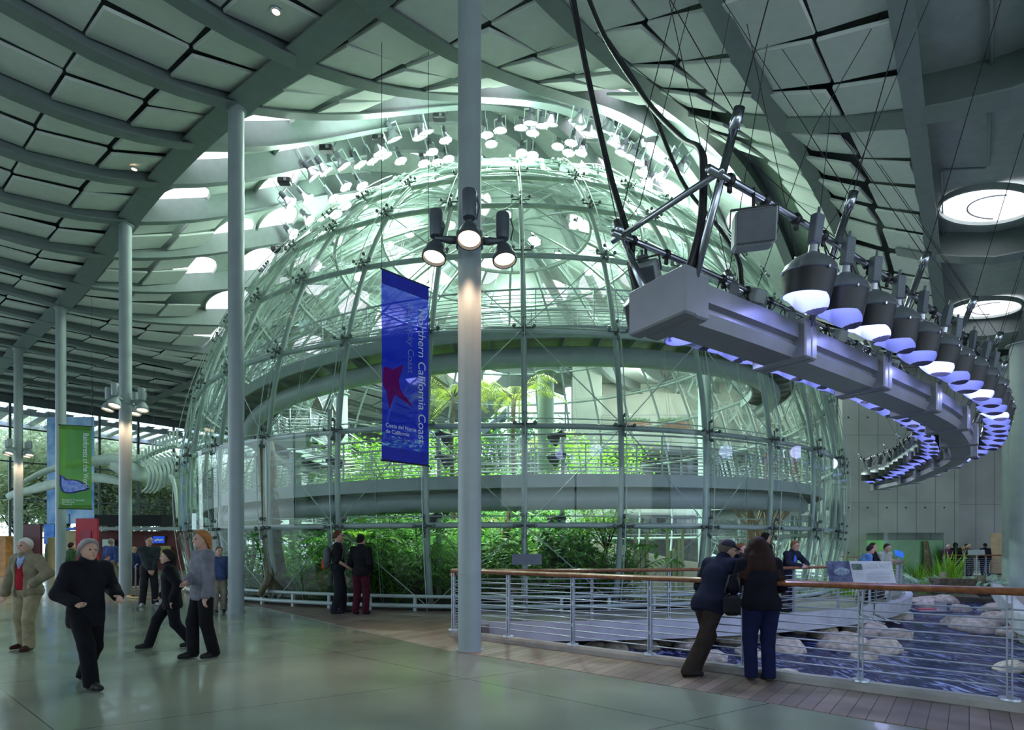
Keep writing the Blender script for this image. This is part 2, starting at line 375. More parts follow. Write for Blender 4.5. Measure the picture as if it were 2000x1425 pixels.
for q, (yy, p, wc, sv, wd, half) in enumerate(cells):
    r_ = rng.random(3)
    # tilt: the roof slope plus the shingle tilt
    e = .4; hz = (hroof(*(WS(wc, sv+e)[:2]))-hroof(*(WS(wc, sv-e)[:2])))/(2*e); hw = (hroof(*(WS(wc+e, sv)[:2]))-hroof(*(WS(wc-e, sv)[:2])))/(2*e)
    near_hill = wc > -14 and sv > 6.2
    ta = -math.atan(hw) + (.02 if near_hill else .07+.05*r_[0]); tb = math.atan(hz) + (.02 if near_hill else .03) + (.10*r_[1] if wc > -3.2 else .03*r_[1])
    pos = Vector((p.x, p.y, hroof(p.x, p.y)+(.10 if near_hill else .24)+.05*r_[2]))
    if q < 300:
        key = round(wd, 2)
        if key not in protoP:
            mb = MB(); mb.bbox((0, 0, 0), (wd, 1.44, .07), .012); o = mb.build('acoustic_panel', M['panel']); protoP[key] = o
        else: o = protoP[key].copy(); C.objects.link(o)
        o.location = pos; o.rotation_euler = (Matrix.Rotation(math.atan2(-.63, .777), 3, 'Z') @ Matrix.Rotation(ta, 3, 'Y') @ Matrix.Rotation(tb, 3, 'X')).to_euler()
        nm = zone_name(p, wc, sv); tag(o, nm, 'ceiling panel', nm.replace('panel', 'panels', 1))
    else: panel_mb(rest, pos, wd, ta, tb)
    npan += 1
tag(rest.build('acoustic_panel_field', M['panel']), 'far field of tilted acoustic ceiling panels running towards the glazed side wall', 'ceiling panels', kind='stuff')
print('panels', npan)
# skylights
def skylight_proto(r):
    t = thing('round_skylight', 'round skylight', 'skylight')
    mb = MB(); mb.lathe([(r, .02), (r*1.0, -.12), (r*1.05, -.12), (r*1.05, .03)], 32); mb.build('rim', M['deckc'], t, True, 40)
    mb = MB(); mb.lathe([(0.001, -.03), (r*.6, -.03), (r, -.03)], 32); mb.build('opening', M['sky_hole'], t, True)
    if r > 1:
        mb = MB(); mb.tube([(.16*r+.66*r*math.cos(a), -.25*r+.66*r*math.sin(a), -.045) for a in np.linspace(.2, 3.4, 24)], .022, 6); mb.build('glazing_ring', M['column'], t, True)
    return t
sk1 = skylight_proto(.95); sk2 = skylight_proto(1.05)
def put_sky(x, y, pr, label, group):
    e = .5; gx = (hroof(x+e, y)-hroof(x-e, y))/(2*e); gy = (hroof(x, y+e)-hroof(x, y-e))/(2*e)
    n = Vector((-gx, -gy, 1)).normalized(); rot = n.to_track_quat('Z', 'Y').to_euler()
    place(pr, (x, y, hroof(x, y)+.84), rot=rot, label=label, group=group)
for r_, n_, off, nm in ((13.6, 32, .5, 'outer'), (10.4, 24, 0, 'middle'), (7.3, 16, .5, 'inner'), (4.0, 9, 0, 'topmost')):
    for k in range(n_):
        a = 2*PI*(k+off)/n_; x, y = SX+r_*math.cos(a), SY+r_*math.sin(a)
        if not zone_open(x, y): continue
        if nm == 'outer' and x > 4 and y < 27: continue
        if nm == 'outer' and x < -4 and y < 31: continue
        side = 'near' if y < SY-4 else 'far'
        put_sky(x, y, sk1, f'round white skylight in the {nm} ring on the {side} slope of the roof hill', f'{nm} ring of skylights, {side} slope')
for i_, (px, py) in enumerate(((512, 234), (412, 312), (352, 386), (377, 525), (452, 452), (440, 590), (498, 512), (415, 655))):
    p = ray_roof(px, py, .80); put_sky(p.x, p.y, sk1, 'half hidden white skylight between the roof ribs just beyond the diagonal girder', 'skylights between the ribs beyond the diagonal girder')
for px, py, nm in ((1928, 400, 'large round skylight in the bare blue roof bay near the corner'), (1925, 601, 'large round skylight seen edge on above the end of the lamp bridge')):
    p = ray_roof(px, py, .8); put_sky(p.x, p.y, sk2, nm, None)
    if px == 1928: sk2.pop('group', None) if 'group' in sk2 else None
# recessed warm downlights
dl = thing('downlight', 'small warm downlight recessed in a ceiling panel', 'downlight')
mb = MB(); mb.lathe([(.07, 0), (.095, 0), (.095, .05), (.07, .05)], 16); mb.build('trim_ring', M['alu'], dl, True)
mb = MB(); mb.lathe([(.001, .01), (.07, .01)], 16); mb.build('lamp_face', M['lens_warm'], dl)
for px, py, nm in ((539, 24, 'small warm downlight glowing in a panel by the top edge'), (262, 331, 'small warm downlight in a panel between the two front column heads')):
    p = ray_roof(px, py, .12); place(dl, p-Vector((0, 0, .0)), label=nm)
# conduits under the bare bay
mb = MB()
def on_roof(px, py, dz=.75): return ray_roof(px, py, dz)
mb.tube([on_roof(1935, -60), on_roof(1936, 60), on_roof(1937, 165)], .035)
mb.tube([on_roof(1932, 212), on_roof(1932, 270), on_roof(1930, 322), on_roof(1925, 328), on_roof(1842, 331), on_roof(1838, 336), on_roof(1841, 400), on_roof(1843, 470)], .03)
tag(mb.build('conduit', M['column'], None, True), 'thin pale conduit run bent across the bare blue roof bay', 'conduit')
# ---------------------------------------------------------------- floor, decks, pond
BND = [(-11.5, 19.5), (-7, 15.1), (-2.9, 10.55), (-.95, 8.43), (-.14, 7.85), (1.17, 6.8), (2.18, 6.0), (3.1, 5.2), (5.4, 3.4), (11, -1.2)]
KRB = [(-1.03+.9683*k, 9.90-.7483*k) for k in range(9)]
M['floor'] = lines_mat('polished_concrete', (.19, .215, .165), [(.63, .777, 0, 4.84, 3.57, .012), (-.5, .86, 0, 6.02, 2.46, .012)], .22, (.06, .08, .07), (.30, .335, .26), .35, .0, coat=.08)
nf = M['floor'].node_tree; bb_ = nf.nodes['Principled BSDF']; nn = nf.nodes.new('ShaderNodeTexNoise'); nn.inputs['Scale'].default_value = .9; nn.inputs['Detail'].default_value = 6
mr_ = nf.nodes.new('ShaderNodeMapRange'); mr_.inputs['From Min'].default_value = .3; mr_.inputs['From Max'].default_value = .7; mr_.inputs['To Min'].default_value = .10; mr_.inputs['To Max'].default_value = .26
gg = nf.nodes.new('ShaderNodeNewGeometry'); nf.links.new(gg.outputs['Position'], nn.inputs['Vector']); nf.links.new(nn.outputs['Fac'], mr_.inputs[0]); nf.links.new(mr_.outputs[0], bb_.inputs['Roughness'])
M['planks'] = lines_mat('deck_planks', (.17, .125, .10), [(.777, -.63, 0, 0, .146, .008)], .5, (.02, .015, .015), (.26, .20, .165), 2.2, .1, vary=.25)
M['ringplank'] = lines_mat('walkway_planks', (.20, .19, .17), [(.2, .98, 0, 0, .30, .012)], .5, (.05, .05, .05), (.27, .26, .24), 2.0)
def arc(r, a0, a1, n=24): return [(SX+r*math.sin(math.radians(a0+(a1-a0)*i/n)), SY-r*math.cos(math.radians(a0+(a1-a0)*i/n))) for i in range(n+1)]
fl = MB()
fl.slab([(-62, -12), (14, -12)]+[(11, -1.2)]+BND[::-1][1:]+[(-13.6, 24), (-14, 30), (-10, 37), (0, 41), (15, 41), (15, 64), (-62, 64)], -.3, 0)
struct('floor', fl, M['floor'])
dk = MB(); lft = arc(13.35, -47, -3)
dk.slab(BND[::-1]+[(-12.3, 21.5)]+lft[1:]+[(-.45, 11.15)]+KRB+[(12, .5)], -.25, .006)
struct('floor_deck', dk, M['planks'], label='reddish grey plank deck between the concrete floor and the pond rail')
rk = MB(); inn = arc(13.2, -4, 125, 50); out = arc(15.35, -4, 125, 50)
rk.slab(inn+out[::-1], -.06, .012); struct('floor_walkway', rk, M['ringplank'], label='grey plank walkway curving round the glass sphere over the pond')
M['paleconc'] = mat('pale_concrete', (.46, .47, .50), .65, 0, .12, 2.5, .1, 20)
tr = MB(); tr.sweep([(x, y, 0) for x, y in arc(15.35, -3.5, 125, 60)], [(-.03, -.34), (.12, -.34), (.16, .05), (-.03, .05)]); tr.slab(arc(15.3, -3.5, 125, 50)+arc(13.2, -3.5, 125, 50)[::-1], -.34, -.07)
struct('trim_walkway', tr, M['paleconc'], label='pale concrete edge of the curved walkway')
kb = MB(); kb.sweep([(x, y, 0) for x, y in KRB], [(-.09, -.5), (.09, -.5), (.09, .07), (.06, .10), (-.06, .10), (-.09, .07)])
struct('trim_curb', kb, mat('curb_concrete', (.30, .29, .27), .7, 0, .15, 4, .1, 20), label='low concrete curb under the near pond rail')
# pond basin and water
pd = MB(); pd.slab([(-2, 9.4), (8, 2.5), (24.5, 28.2), (12, 34), (-3, 20)], -1.5, -1.15); struct('floor_pond_bed', pd, mat('pond_bed', (.05, .06, .04), .9, 0, .5, 1.5, .5, 5, col2=(.22, .20, .12)))
pw = MB(); pw.sweep([(-1.0, 11.4, 0), (-1.14, 9.95, 0)]+[(a, b+.06, 0) for a, b in KRB]+[(7.0, 4.2, 0), (11.7, 12.9, 0), (23.6, 27.6, 0)], [(-.05, -1.5), (.05, -1.5), (.05, -.02), (-.05, -.02)]); struct('wall_pond', pw, M['concrete'])
mw = bpy.data.materials.new('pond_water'); mw.use_nodes = True; n = mw.node_tree; b = n.nodes['Principled BSDF']
b.inputs['Base Color'].default_value = (.01, .02, .10, 1); b.inputs['Roughness'].default_value = .12; b.inputs['IOR'].default_value = 1.33; b.inputs['Transmission Weight'].default_value = .25
g = n.nodes.new('ShaderNodeNewGeometry'); mp = n.nodes.new('ShaderNodeMapping'); mp.inputs['Rotation'].default_value = (0, 0, .6); mp.inputs['Scale'].default_value = (1, .38, 1)
n1 = n.nodes.new('ShaderNodeTexNoise'); n1.inputs['Scale'].default_value = 5; n1.inputs['Detail'].default_value = 7; n1.inputs['Distortion'].default_value = 1.6
n.links.new(g.outputs['Position'], mp.inputs[0]); n.links.new(mp.outputs[0], n1.inputs[0])
bp = n.nodes.new('ShaderNodeBump'); bp.inputs['Strength'].default_value = .9; bp.inputs['Distance'].default_value = .10; n.links.new(n1.outputs[0], bp.inputs['Height']); n.links.new(bp.outputs[0], b.inputs['Normal'])
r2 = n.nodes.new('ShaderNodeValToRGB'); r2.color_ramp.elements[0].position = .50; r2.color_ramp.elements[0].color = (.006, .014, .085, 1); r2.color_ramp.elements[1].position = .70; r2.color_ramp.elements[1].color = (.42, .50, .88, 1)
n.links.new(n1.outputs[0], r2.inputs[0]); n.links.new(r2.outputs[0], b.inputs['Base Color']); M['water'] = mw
wt = MB(); gx = np.linspace(-2, 25, 60); gy = np.linspace(3, 29, 60); vs = []
for x in gx:
    for y in gy: vs.append((x, y, -.62+.03*math.sin(2.1*x+1.3*y)+.02*math.sin(3.7*y-1.9*x)))
wt.add(vs, [(i*60+j, (i+1)*60+j, (i+1)*60+j+1, i*60+j+1) for i in range(59) for j in range(59)])
# keep only cells inside the basin
def inside(x, y, poly):
    c = False; n_ = len(poly)
    for i in range(n_):
        x1, y1 = poly[i]; x2, y2 = poly[(i+1) % n_]
        if (y1 > y) != (y2 > y) and x < (x2-x1)*(y-y1)/(y2-y1)+x1: c = not c
    return c
POND = [(-1.3, 11.5)]+KRB+[(6.9, 4.0), (11.7, 12.9), (23.7, 27.7), (20, 30.5), (10, 38), (0, 30)]
keep = [f for f in wt.f if inside(sum(wt.v[i][0] for i in f)/4, sum(wt.v[i][1] for i in f)/4, POND)]
wt.f = keep; wt.m = [0]*len(keep); struct('water', wt, M['water'], True, label='rippling dark blue pond water')
# bank at the far end of the pond and floor beyond it
fb = MB(); fb.slab([(11.6, 12.9), (6.9, 4.0), (12, .5), (42, -6), (42, 31), (17.5, 31), (17.5, 28.2), (23.6, 28.0)], -.3, .0)
struct('floor_far', fb, mat('far_floor', (.30, .26, .26), .4, 0, .1, 2))
cb = MB(); cb.sweep([(6.9, 4.2, 0), (11.7, 12.9, 0), (23.6, 27.9, 0), (17.6, 28.1, 0)], [(-.15, -.4), (.15, -.4), (.15, .06), (-.15, .06)]); struct('trim_far', cb, M['paleconc'], label='pale concrete edge along the far bank of the pond')
# ---------------------------------------------------------------- walls
M['cwall'] = lines_mat('board_marked_concrete', (.32, .35, .32), [(1, 0, 0, .1, 1.02, .03), (0, 0, 1, .25, 3.6, .02)], .75, (.12, .14, .13), (.42, .45, .42), .5, .05)
wb1 = MB(); wb1.box((20.7, 30.3, 7.5), (6.2, .6, 15)); struct('wall_back', wb1, M['cwall'], label='tall concrete wall with vertical joints beyond the pond')
wb2 = MB(); wb2.box((32, 31.4, 7.5), (17, .6, 15)); wb2.box((17.75, 31.5, 7.5), (.3, 2.2, 15)); struct('wall_right', wb2, M['cwall'])
hl = MB()
for i in range(6):
    for k in range(5):
        for dx in (0,): hl.lathe([(.001, 0), (.045, 0), (.045, .01)], 8, Matrix.Translation((17.4+.51+1.02*i, 29.985, 1.2+k*2.4)) @ Matrix.Rotation(PI/2, 4, 'X'))
struct('wall_tie_hole', hl, M['dark'])
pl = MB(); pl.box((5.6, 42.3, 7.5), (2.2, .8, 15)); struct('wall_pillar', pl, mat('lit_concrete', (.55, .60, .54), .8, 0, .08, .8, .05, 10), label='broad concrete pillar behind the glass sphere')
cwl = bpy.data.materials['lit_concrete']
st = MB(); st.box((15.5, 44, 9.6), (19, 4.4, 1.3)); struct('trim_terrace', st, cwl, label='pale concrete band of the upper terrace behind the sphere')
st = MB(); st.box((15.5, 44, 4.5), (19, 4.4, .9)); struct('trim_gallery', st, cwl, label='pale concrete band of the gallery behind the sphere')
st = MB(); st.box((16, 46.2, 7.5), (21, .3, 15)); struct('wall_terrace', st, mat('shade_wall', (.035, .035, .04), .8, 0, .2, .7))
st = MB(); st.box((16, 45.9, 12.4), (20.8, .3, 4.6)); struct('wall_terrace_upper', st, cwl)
st = MB(); st.box((26, 39, 7.5), (.5, 15, 15)); struct('wall_gallery_side', st, M['concrete'])
# glazed side wall along the exhibits
gl = MB(); fr = MB()
W0 = -47.9
def gw(s_, z): p = WS(W0, s_); return Vector((p.x, p.y, z))
for q in range(0, 26):
    s_ = 3+q*2.4; fr.box(gw(s_, 5.6), (.12, .22, 11.2), math.atan2(.777, .63))
for z in (.2, 2.1, 4.6, 7.0, 9.2, 11.0): fr.box((gw(3, z)+gw(63, z))/2, (60, .1, .09 if z < 11 else .5), math.atan2(.777, .63))
struct('window_1', gl.box((gw(3, 5.6)+gw(63, 5.6))/2, (60, .02, 11.2), math.atan2(.777, .63)), M['pane'], label='tall glazed side wall with trees outside')
struct('window_frame', fr, mat('window_frame_grey', (.10, .12, .13), .5))
fr = MB(); gl = MB()
for x in np.arange(-7, 5, 1.9): fr.box((x, 46.5, 7), (.12, .2, 14))
for z in (.3, 4.8, 8.4, 12.5): fr.box((-1.2, 46.5, z), (12, .14, .14))
gl.box((-1.2, 46.6, 7), (12, .02, 14)); struct('window_2', gl, M['pane'], label='tall window with trees right behind the sphere'); struct('window_frame_back', fr, M['steel'])
wl = MB(); wl.box((-7.4, 47.5, 7), (.6, 3, 14)); struct('wall_end', wl, M['concrete'])
# the camera-side and piazza-side walls of the hall, the camera-side one with an open glazed bay
for nm_, c_, d_ in (('wall_front', (-12, -12.2, 1.6), (100, .4, 3.2)), ('wall_front_upper', (-12, -12.2, 10.2), (100, .4, 4.6)), ('wall_side', (43, 10, 6), (.4, 46, 12)), ('wall_front_pier', (-30, -12.2, 5.5), (56, .4, 5)), ('wall_corner', (34, -12.2, 5.5), (18, .4, 5))):
    q_ = MB(); q_.box(c_, d_); struct(nm_, q_, M['concrete'])
# ground outside
gd = MB(); gd.slab([(-120, -20), (-62, -20), (-62, 63), (60, 63), (60, 120), (-120, 120)], -.4, -.1); gd.slab([(-10, 46.9), (6, 46.9), (6, 64), (-10, 64)], -.4, .02)
struct('ground_outside', gd, mat('ground_grass', (.16, .2, .08), .9, 0, .4, 1))
# ---------------------------------------------------------------- glass sphere
def sp(az, lat, R=SR):      # azimuth from the front (degrees, + to the right), latitude degrees
    a, l = math.radians(az), math.radians(lat)
    return Vector((SX+R*math.cos(l)*math.sin(a), SY-R*math.cos(l)*math.cos(a), SZ+R*math.sin(l)))
dome = thing('glass_sphere', 'huge glass sphere on steel tube ribs enclosing the planted forest', 'glass dome', (SX, SY, 0))
AZ = [1.25+10*k for k in range(36)]; LAT = [-14.0, -5.6, 4.4, 14.6, 24.9, 34.5, 43.5, 53.5, 63.5, 74.0]
RT = SR-.22
for k, a in enumerate(AZ):
    mb = MB(); top = 74 if k % 2 == 0 else 53.5
    mb.tube([sp(a, l, RT) for l in np.arange(-14.2, top+.1, 2.2)], .07, 8)
    if a < 95 or a > 265: mb.tube([sp(a, l, SR+.10) for l in np.arange(-14.2, top+.1, 2.2)], .012, 5)
    mb.build('meridian_tube', M['dome_steel'], dome, True)
for l in LAT[1:]:
    mb = MB(); mb.tube([sp(a, l, RT) for a in np.arange(0, 361, 2.5)], .07, 8, False)
    mb.tube([sp(a, l+.9, RT-.1) for a in np.arange(0, 361, 2.5)], .016, 5, False)
    mb.build('ring_tube', M['dome_steel'], dome, True)
rb = MB(); ck = MB()
for i in range(len(LAT)-2):
    for k in range(36):
        a0, a1 = AZ[k], AZ[k]+10; l0, l1 = LAT[i], LAT[i+1]
        if l0 > 40 or 95 < a0 < 265: pass
        elif (i+k) % 2: rb.tube([sp(a0, l0, SR-.05), sp(a1, l1, SR-.05)], .013, 5, False)
        else: rb.tube([sp(a1, l0, SR-.05), sp(a0, l1, SR-.05)], .013, 5, False)
        if 95 < a0 < 265: continue
        c = sp(a0, l1, SR-.06); nrm = (c-Vector((SX, SY, SZ))).normalized(); e = Vector((math.cos(math.radians(a0)), math.sin(math.radians(a0)), 0)); u_ = nrm.cross(e)
        ck.tube([c-nrm*.12, c+nrm*.12], .045, 6)
        for s1, s2 in ((1, 0), (-1, 0), (0, 1), (0, -1)):
            q = c+e*(.24*s1)+u_*(.24*s2); ck.tube([c, q], .022, 5); ck.ball(q+nrm*.08, .05, 6, 4)
rb.build('tension_rods', M['dome_steel'], dome, True); ck.build('glass_clamps', mat('clamp_steel', (.12, .16, .15), .4, .5), dome, True)
gm = MB()
for i in range(len(LAT)-1):
    l0, l1 = LAT[i]+.12, LAT[i+1]-.12
    step = 5 if l1 < 60 else 10
    for a in np.arange(1.25, 361, step):
        g_ = .11/math.cos(math.radians(l0)); t1, t2 = rng.normal(0, .018, 2)
        lm = (l0+l1)/2
        for la, lb in ((l0, l1),):
            q = [sp(a+g_, la), sp(a+step-g_, la), sp(a+step-g_, lb), sp(a+g_, lb)]
            cen = sum(q, Vector())/4; n = (q[1]-q[0]).cross(q[3]-q[0]).normalized(); j = [t1, -t2, -t1, t2]
            q = [p+n*j[x]*.9 for x, p in enumerate(q)]; gm.mi = 0; gm.add(q, [(0, 1, 2, 3)])
            gm.mi = 1
            if 95 < a < 265: continue
            b_ = [p-n*.012 for p in q]; gm.add(q+b_, [(0, 4, 5, 1), (1, 5, 6, 2), (2, 6, 7, 3), (3, 7, 4, 0)])
M['gedge'] = mat('glass_edge', (.45, .62, .54), .3, 0, .1)
gm.build('glass_panes', [M['glass'], M['gedge']], dome)
mb = MB(); mb.tube([sp(a, 74, RT-.02) for a in range(0, 361, 6)], .07, 8, False)
for a in range(0, 180, 30): mb.tube([sp(a, l, RT) for l in range(74, 107, 4)], .05, 6)
mb.build('crown_ring', M['dome_steel'], dome, True)
# foot of the sphere: low double tube kerb
kt = thing('base_rail', 'low double tube rail round the foot of the glass sphere', 'rail', (SX, SY, 0))
RB = SR*math.cos(math.radians(14))+.12
for z, r_ in ((.13, .055), (.36, .045)):
    mb = MB(); mb.tube([(SX+RB*math.sin(math.radians(a)), SY-RB*math.cos(math.radians(a)), z) for a in np.arange(-100, 126, 2.5)], r_, 8); mb.build('tube', M['dome_steel'], kt, True)
for a in np.arange(-85, 100, 5.0):
    x, y = SX+RB*math.sin(math.radians(a)), SY-RB*math.cos(math.radians(a)); mb = MB(); mb.box((x, y, .19), (.07, .07, .38), math.radians(a)); mb.build('stub_post', M['dome_steel'], kt)
sl = MB(); sl.slab(arc(13.28, 0, 352.5, 47), -.3, .05); struct('floor_bed', sl, M['soil'], label='dark planting bed inside the glass sphere')
# ---------------------------------------------------------------- spiral ramps
def ringp(r, a, z): return Vector((SX+r*math.sin(math.radians(a)), SY-r*math.cos(math.radians(a)), z))
def ramp(label, ro, ri, zf, a0, a1, rp, tr_, railh=1.05, step=3.0):
    t = thing('spiral_ramp', label, 'ramp', (SX, SY, 0))
    A = np.arange(a0, a1+.1, step)
    mb = MB(); n = 0
    mb.sweep([ringp((ro+ri)/2, a, zf(a)) for a in A], [(-(ro-ri)/2, -.10), ((ro-ri)/2, -.10), ((ro-ri)/2, 0), (-(ro-ri)/2, 0)]); mb.build('walkway', M['ringplank'], t)
    mb = MB()
    for r in (ro, ri): mb.sweep([ringp(r, a, zf(a)) for a in A], [(-.03, -.27), (.03, -.27), (.03, .05), (-.03, .05)])
    mb.build('fascia', M['steel'], t)
    mb = MB(); mb.tube([ringp(rp, a, zf(a)-.52) for a in A], tr_, 16); mb.build('tube_beam', M['steel'], t, True)
    mb = MB()
    for a in np.arange(a0+2, a1-1, 5.0):
        z = zf(a); p0 = ringp(rp, a, z-.34); p1 = ringp(ro-.05, a, z-.12); p2 = ringp(rp, a, z-.1); p3 = ringp(ri+.05, a, z-.12)
        d = (ringp(rp, a+.08, 0)-ringp(rp, a, 0))
        for tri in ((p0, p1, p2), (p0, p2, p3)):
            mb.add([q+d for q in tri]+[q-d for q in tri], [(0, 1, 2), (5, 4, 3), (0, 3, 4, 1), (1, 4, 5, 2), (2, 5, 3, 0)])
    mb.build('support_fins', M['steel'], t)
    for nm, r in (('outer', ro-.06), ('inner', ri+.06)):
        rr = MB()
        for k in range(9): rr.tube([ringp(r, a, zf(a)+.12+k*(railh-.17)/9) for a in A], .011, 5, False)
        rr.build('railing_rods', M['railsteel'], t, True)
        rr = MB(); rr.tube([ringp(r, a, zf(a)+railh) for a in A], .026, 8); rr.build('handrail', M['railsteel'], t, True)
        for a in np.arange(a0+3, a1, 7.5):
            if nm == 'inner' and abs(a) > 100: continue
            p = ringp(r, a, zf(a)); mb = MB(); mb.box(p+Vector((0, 0, railh/2-.1)), (.06, .02, railh+.2), math.radians(a)+PI/2); mb.build('railing_post', M['railsteel'], t)
    return t
ramp('upper spiral walkway ramp with tube railings curving across the middle of the glass sphere', 12.0, 10.5, lambda a: 7.25+.0105*a, -120, 84, 11.25, .27)
ramp('lower spiral walkway ramp just above the forest undergrowth inside the glass sphere', 12.9, 11.5, lambda a: 3.27+.0045*a, -128, 118, 12.2, .27)
# ---------------------------------------------------------------- columns inside and outside
def column(x, y, r, z0, z1, label, group=None, band=None, cap=True, m=None):
    t = thing('steel_column', label, 'column', (x, y, z0), 0, group)
    T = Matrix.Translation((x, y, 0)); mb = MB()
    mb.lathe([(.001, z0), (r, z0), (r, z1)], 32, T); mb.build('shaft', m or M['column'], t, True, 40)
    if cap: mb = MB(); mb.lathe([(r*1.3, z1), (r*1.3, z1+.03), (.001, z1+.03)], 24, T); mb.lathe([(r, z1-.02), (r*1.3, z1)], 24, T); mb.build('head_plate', M['column'], t)
    mb = MB(); mb.lathe([(r+.03, z0), (r+.03, z0+.02), (r, z0+.02)], 32, T); mb.lathe([(r+.002, z0+1.15), (r+.004, z0+1.155), (r+.002, z0+1.16)], 32, T); mb.build('base_ring', M['column'], t, True, 30)
    return t
CR = .176
A_, B_, C_, D_, E_ = [(-.64-5.83*k, 8.5+4.71*k) for k in range(5)]
cols = [('tall grey steel column standing alone in front of the glass sphere', A_), ('tall steel column beside the left edge of the glass sphere', B_), ('steel column with a ring of lamps behind the blurred visitors', C_), ('thin far steel column beside the green butterfly banner', D_), ('farthest steel column near the left edge with lamps', E_)]
for lb, (x, y) in cols: column(x, y, CR, 0, hroof(x, y)-.03, lb)
column(19.65, 21.7, .38, 0, 9.3, 'wide pale steel column at the right edge beyond the pond'); column(21.2, 24, .25, 0, 9.6, 'second pale column close behind the one at the right edge')
x_, y_ = P(1066, 0, 20).x, 20; column(x_, y_, .29, 0, 7.7, 'stout column under the upper ramp near the middle of the glass sphere')
column(P(1376, 0, 23).x, 23, .25, 0, 11, 'pale green lit column in the right half of the glass sphere')
column(P(577, 0, 21.7).x, 21.7, .22, .1, 5.1, 'pale column under the stair landing in the left of the sphere')
column(P(668, 0, 24).x, 24, .24, 0, 8, 'pale column behind the white flood lamp post in the left of the sphere')
# ---------------------------------------------------------------- stair landing inside the sphere
lt = thing('stair_landing', 'white railed stair landing in the left of the glass sphere', 'stair', (P(580, 0, 21.7).x, 21.7, 5.0))
c0 = P(582, 868, 21.7)
mb = MB(); mb.box(c0+Vector((0, 0, .1)), (1.5, 1.6, .22)); mb.build('platform', M['steel'], lt)
mb = MB()
for i in range(14): mb.box(c0+Vector((.9+.28*i, 0, -.05-.17*i)), (.3, 1.1, .05))
for s in (-.55, .55): mb.add([c0+Vector((.75, s, .15)), c0+Vector((4.7, s, -2.3)), c0+Vector((4.7, s, -2.6)), c0+Vector((.75, s, -.15))]+[c0+Vector((.75, s+.04, .15)), c0+Vector((4.7, s+.04, -2.3)), c0+Vector((4.7, s+.04, -2.6)), c0+Vector((.75, s+.04, -.15))], [(0, 1, 2, 3), (7, 6, 5, 4), (0, 4, 5, 1), (1, 5, 6, 2), (2, 6, 7, 3), (3, 7, 4, 0)])
mb.build('flight', M['steel'], lt)
mb = MB(); mr = M['railsteel']
for k in range(8):
    z = .25+.13*k; mb.tube([c0+Vector((.75, -.78, z)), c0+Vector((-.75, -.78, z)), c0+Vector((-.75, .78, z)), c0+Vector((.75, .78, z))], .012 if k < 7 else .025, 5)
    mb.tube([c0+Vector((.75, -.55, z)), c0+Vector((4.7, -.55, z-2.45))], .012 if k < 7 else .025, 5)
for x, y in ((.75, -.78), (0, -.78), (-.75, -.78), (-.75, 0), (-.75, .78)): mb.tube([c0+Vector((x, y, .1)), c0+Vector((x, y, 1.2))], .03, 6)
for i in range(1, 5): mb.tube([c0+Vector((.75+i, -.55, -.62*i)), c0+Vector((.75+i, -.55, -.62*i+1.2))], .025, 6)
mb.build('railing', mr, lt, True)
# ---------------------------------------------------------------- floodlight posts inside the sphere
def flood_post(px, Y, ytop, lamps, label):
    b = P(px, 0, Y); ztop = P(px, ytop, Y).z
    t = thing('floodlight_post', label, 'floodlight post', (b.x, Y, 0))
    mb = MB(); mb.tube([(b.x, Y, 0), (b.x, Y, ztop)], .075, 12); mb.build('pole', M['dome_steel'], t, True)
    for ly, sgn in lamps:
        z = P(px, ly, Y).z; d = Vector((sgn*.75, .4, -.55)).normalized(); q = d.to_track_quat('Z', 'Y').to_matrix().to_4x4()
        c = Vector((b.x+sgn*.12, Y-.02, z)); T = Matrix.Translation(c) @ q
        mb = MB(); mb.lathe([(.001, -.16), (.07, -.16), (.09, -.02), (.20, .16), (.215, .16), (.215, .24), (.19, .24), (.18, .17), (.07, .0)], 16, T); fx = mb.build('floodlight', M['dark'], t, True, 40)
        mb = MB(); mb.lathe([(.001, .175), (.18, .175)], 16, T); mb.build('lens', M['alu'], fx)
        mb = MB(); mb.box((b.x, Y, z), (.2, .2, .12)); mb.build('bracket', M['dark'], t)
flood_post(645, 15.9, 800, ((848, 1), (900, 1), (955, 1), (1012, 1)), 'post with a stack of floodlights on the left side of the glass sphere')
flood_post(857, 15.6, 835, ((850, 1), (893, 1), (948, 1), (1008, -1)), 'slim post with dark floodlights left of the tall near column')
flood_post(1098, 15.8, 833, ((850, -1), (890, -1), (950, -1), (1012, -1)), 'slim post with dark floodlights right of the tall near column')
# ---------------------------------------------------------------- lamps under the hill
def hb_proto():
    t = thing('high_bay_lamp', 'lamp', 'lamp')
    mb = MB(); mb.lathe([(.05, .30), (.10, .27), (.13, .18), (.22, .08), (.26, .0), (.28, -.01), (.27, -.03), (.24, 0), (.2, .07), (.10, .16)], 18); mb.build('reflector', M['alu'], t, True, 60)
    mb = MB(); mb.lathe([(.001, .01), (.15, .005), (.25, -.005)], 18); mb.build('lens', M['lens_white'], t, True)
    mb = MB(); mb.lathe([(.001, .52), (.09, .52), (.10, .5), (.10, .30), (.05, .28)], 12); mb.build('ballast', M['lampgrey'], t, True, 40)
    mb = MB(); mb.box((.27, 0, .2), (.025, .05, .5)); mb.box((-.27, 0, .2), (.025, .05, .5)); mb.box((0, 0, .45), (.56, .05, .03)); mb.tube([(0, 0, .5), (.1, 0, .95)], .02, 6); mb.build('yoke', M['dome_steel'], t)
    return t
hb = hb_proto()
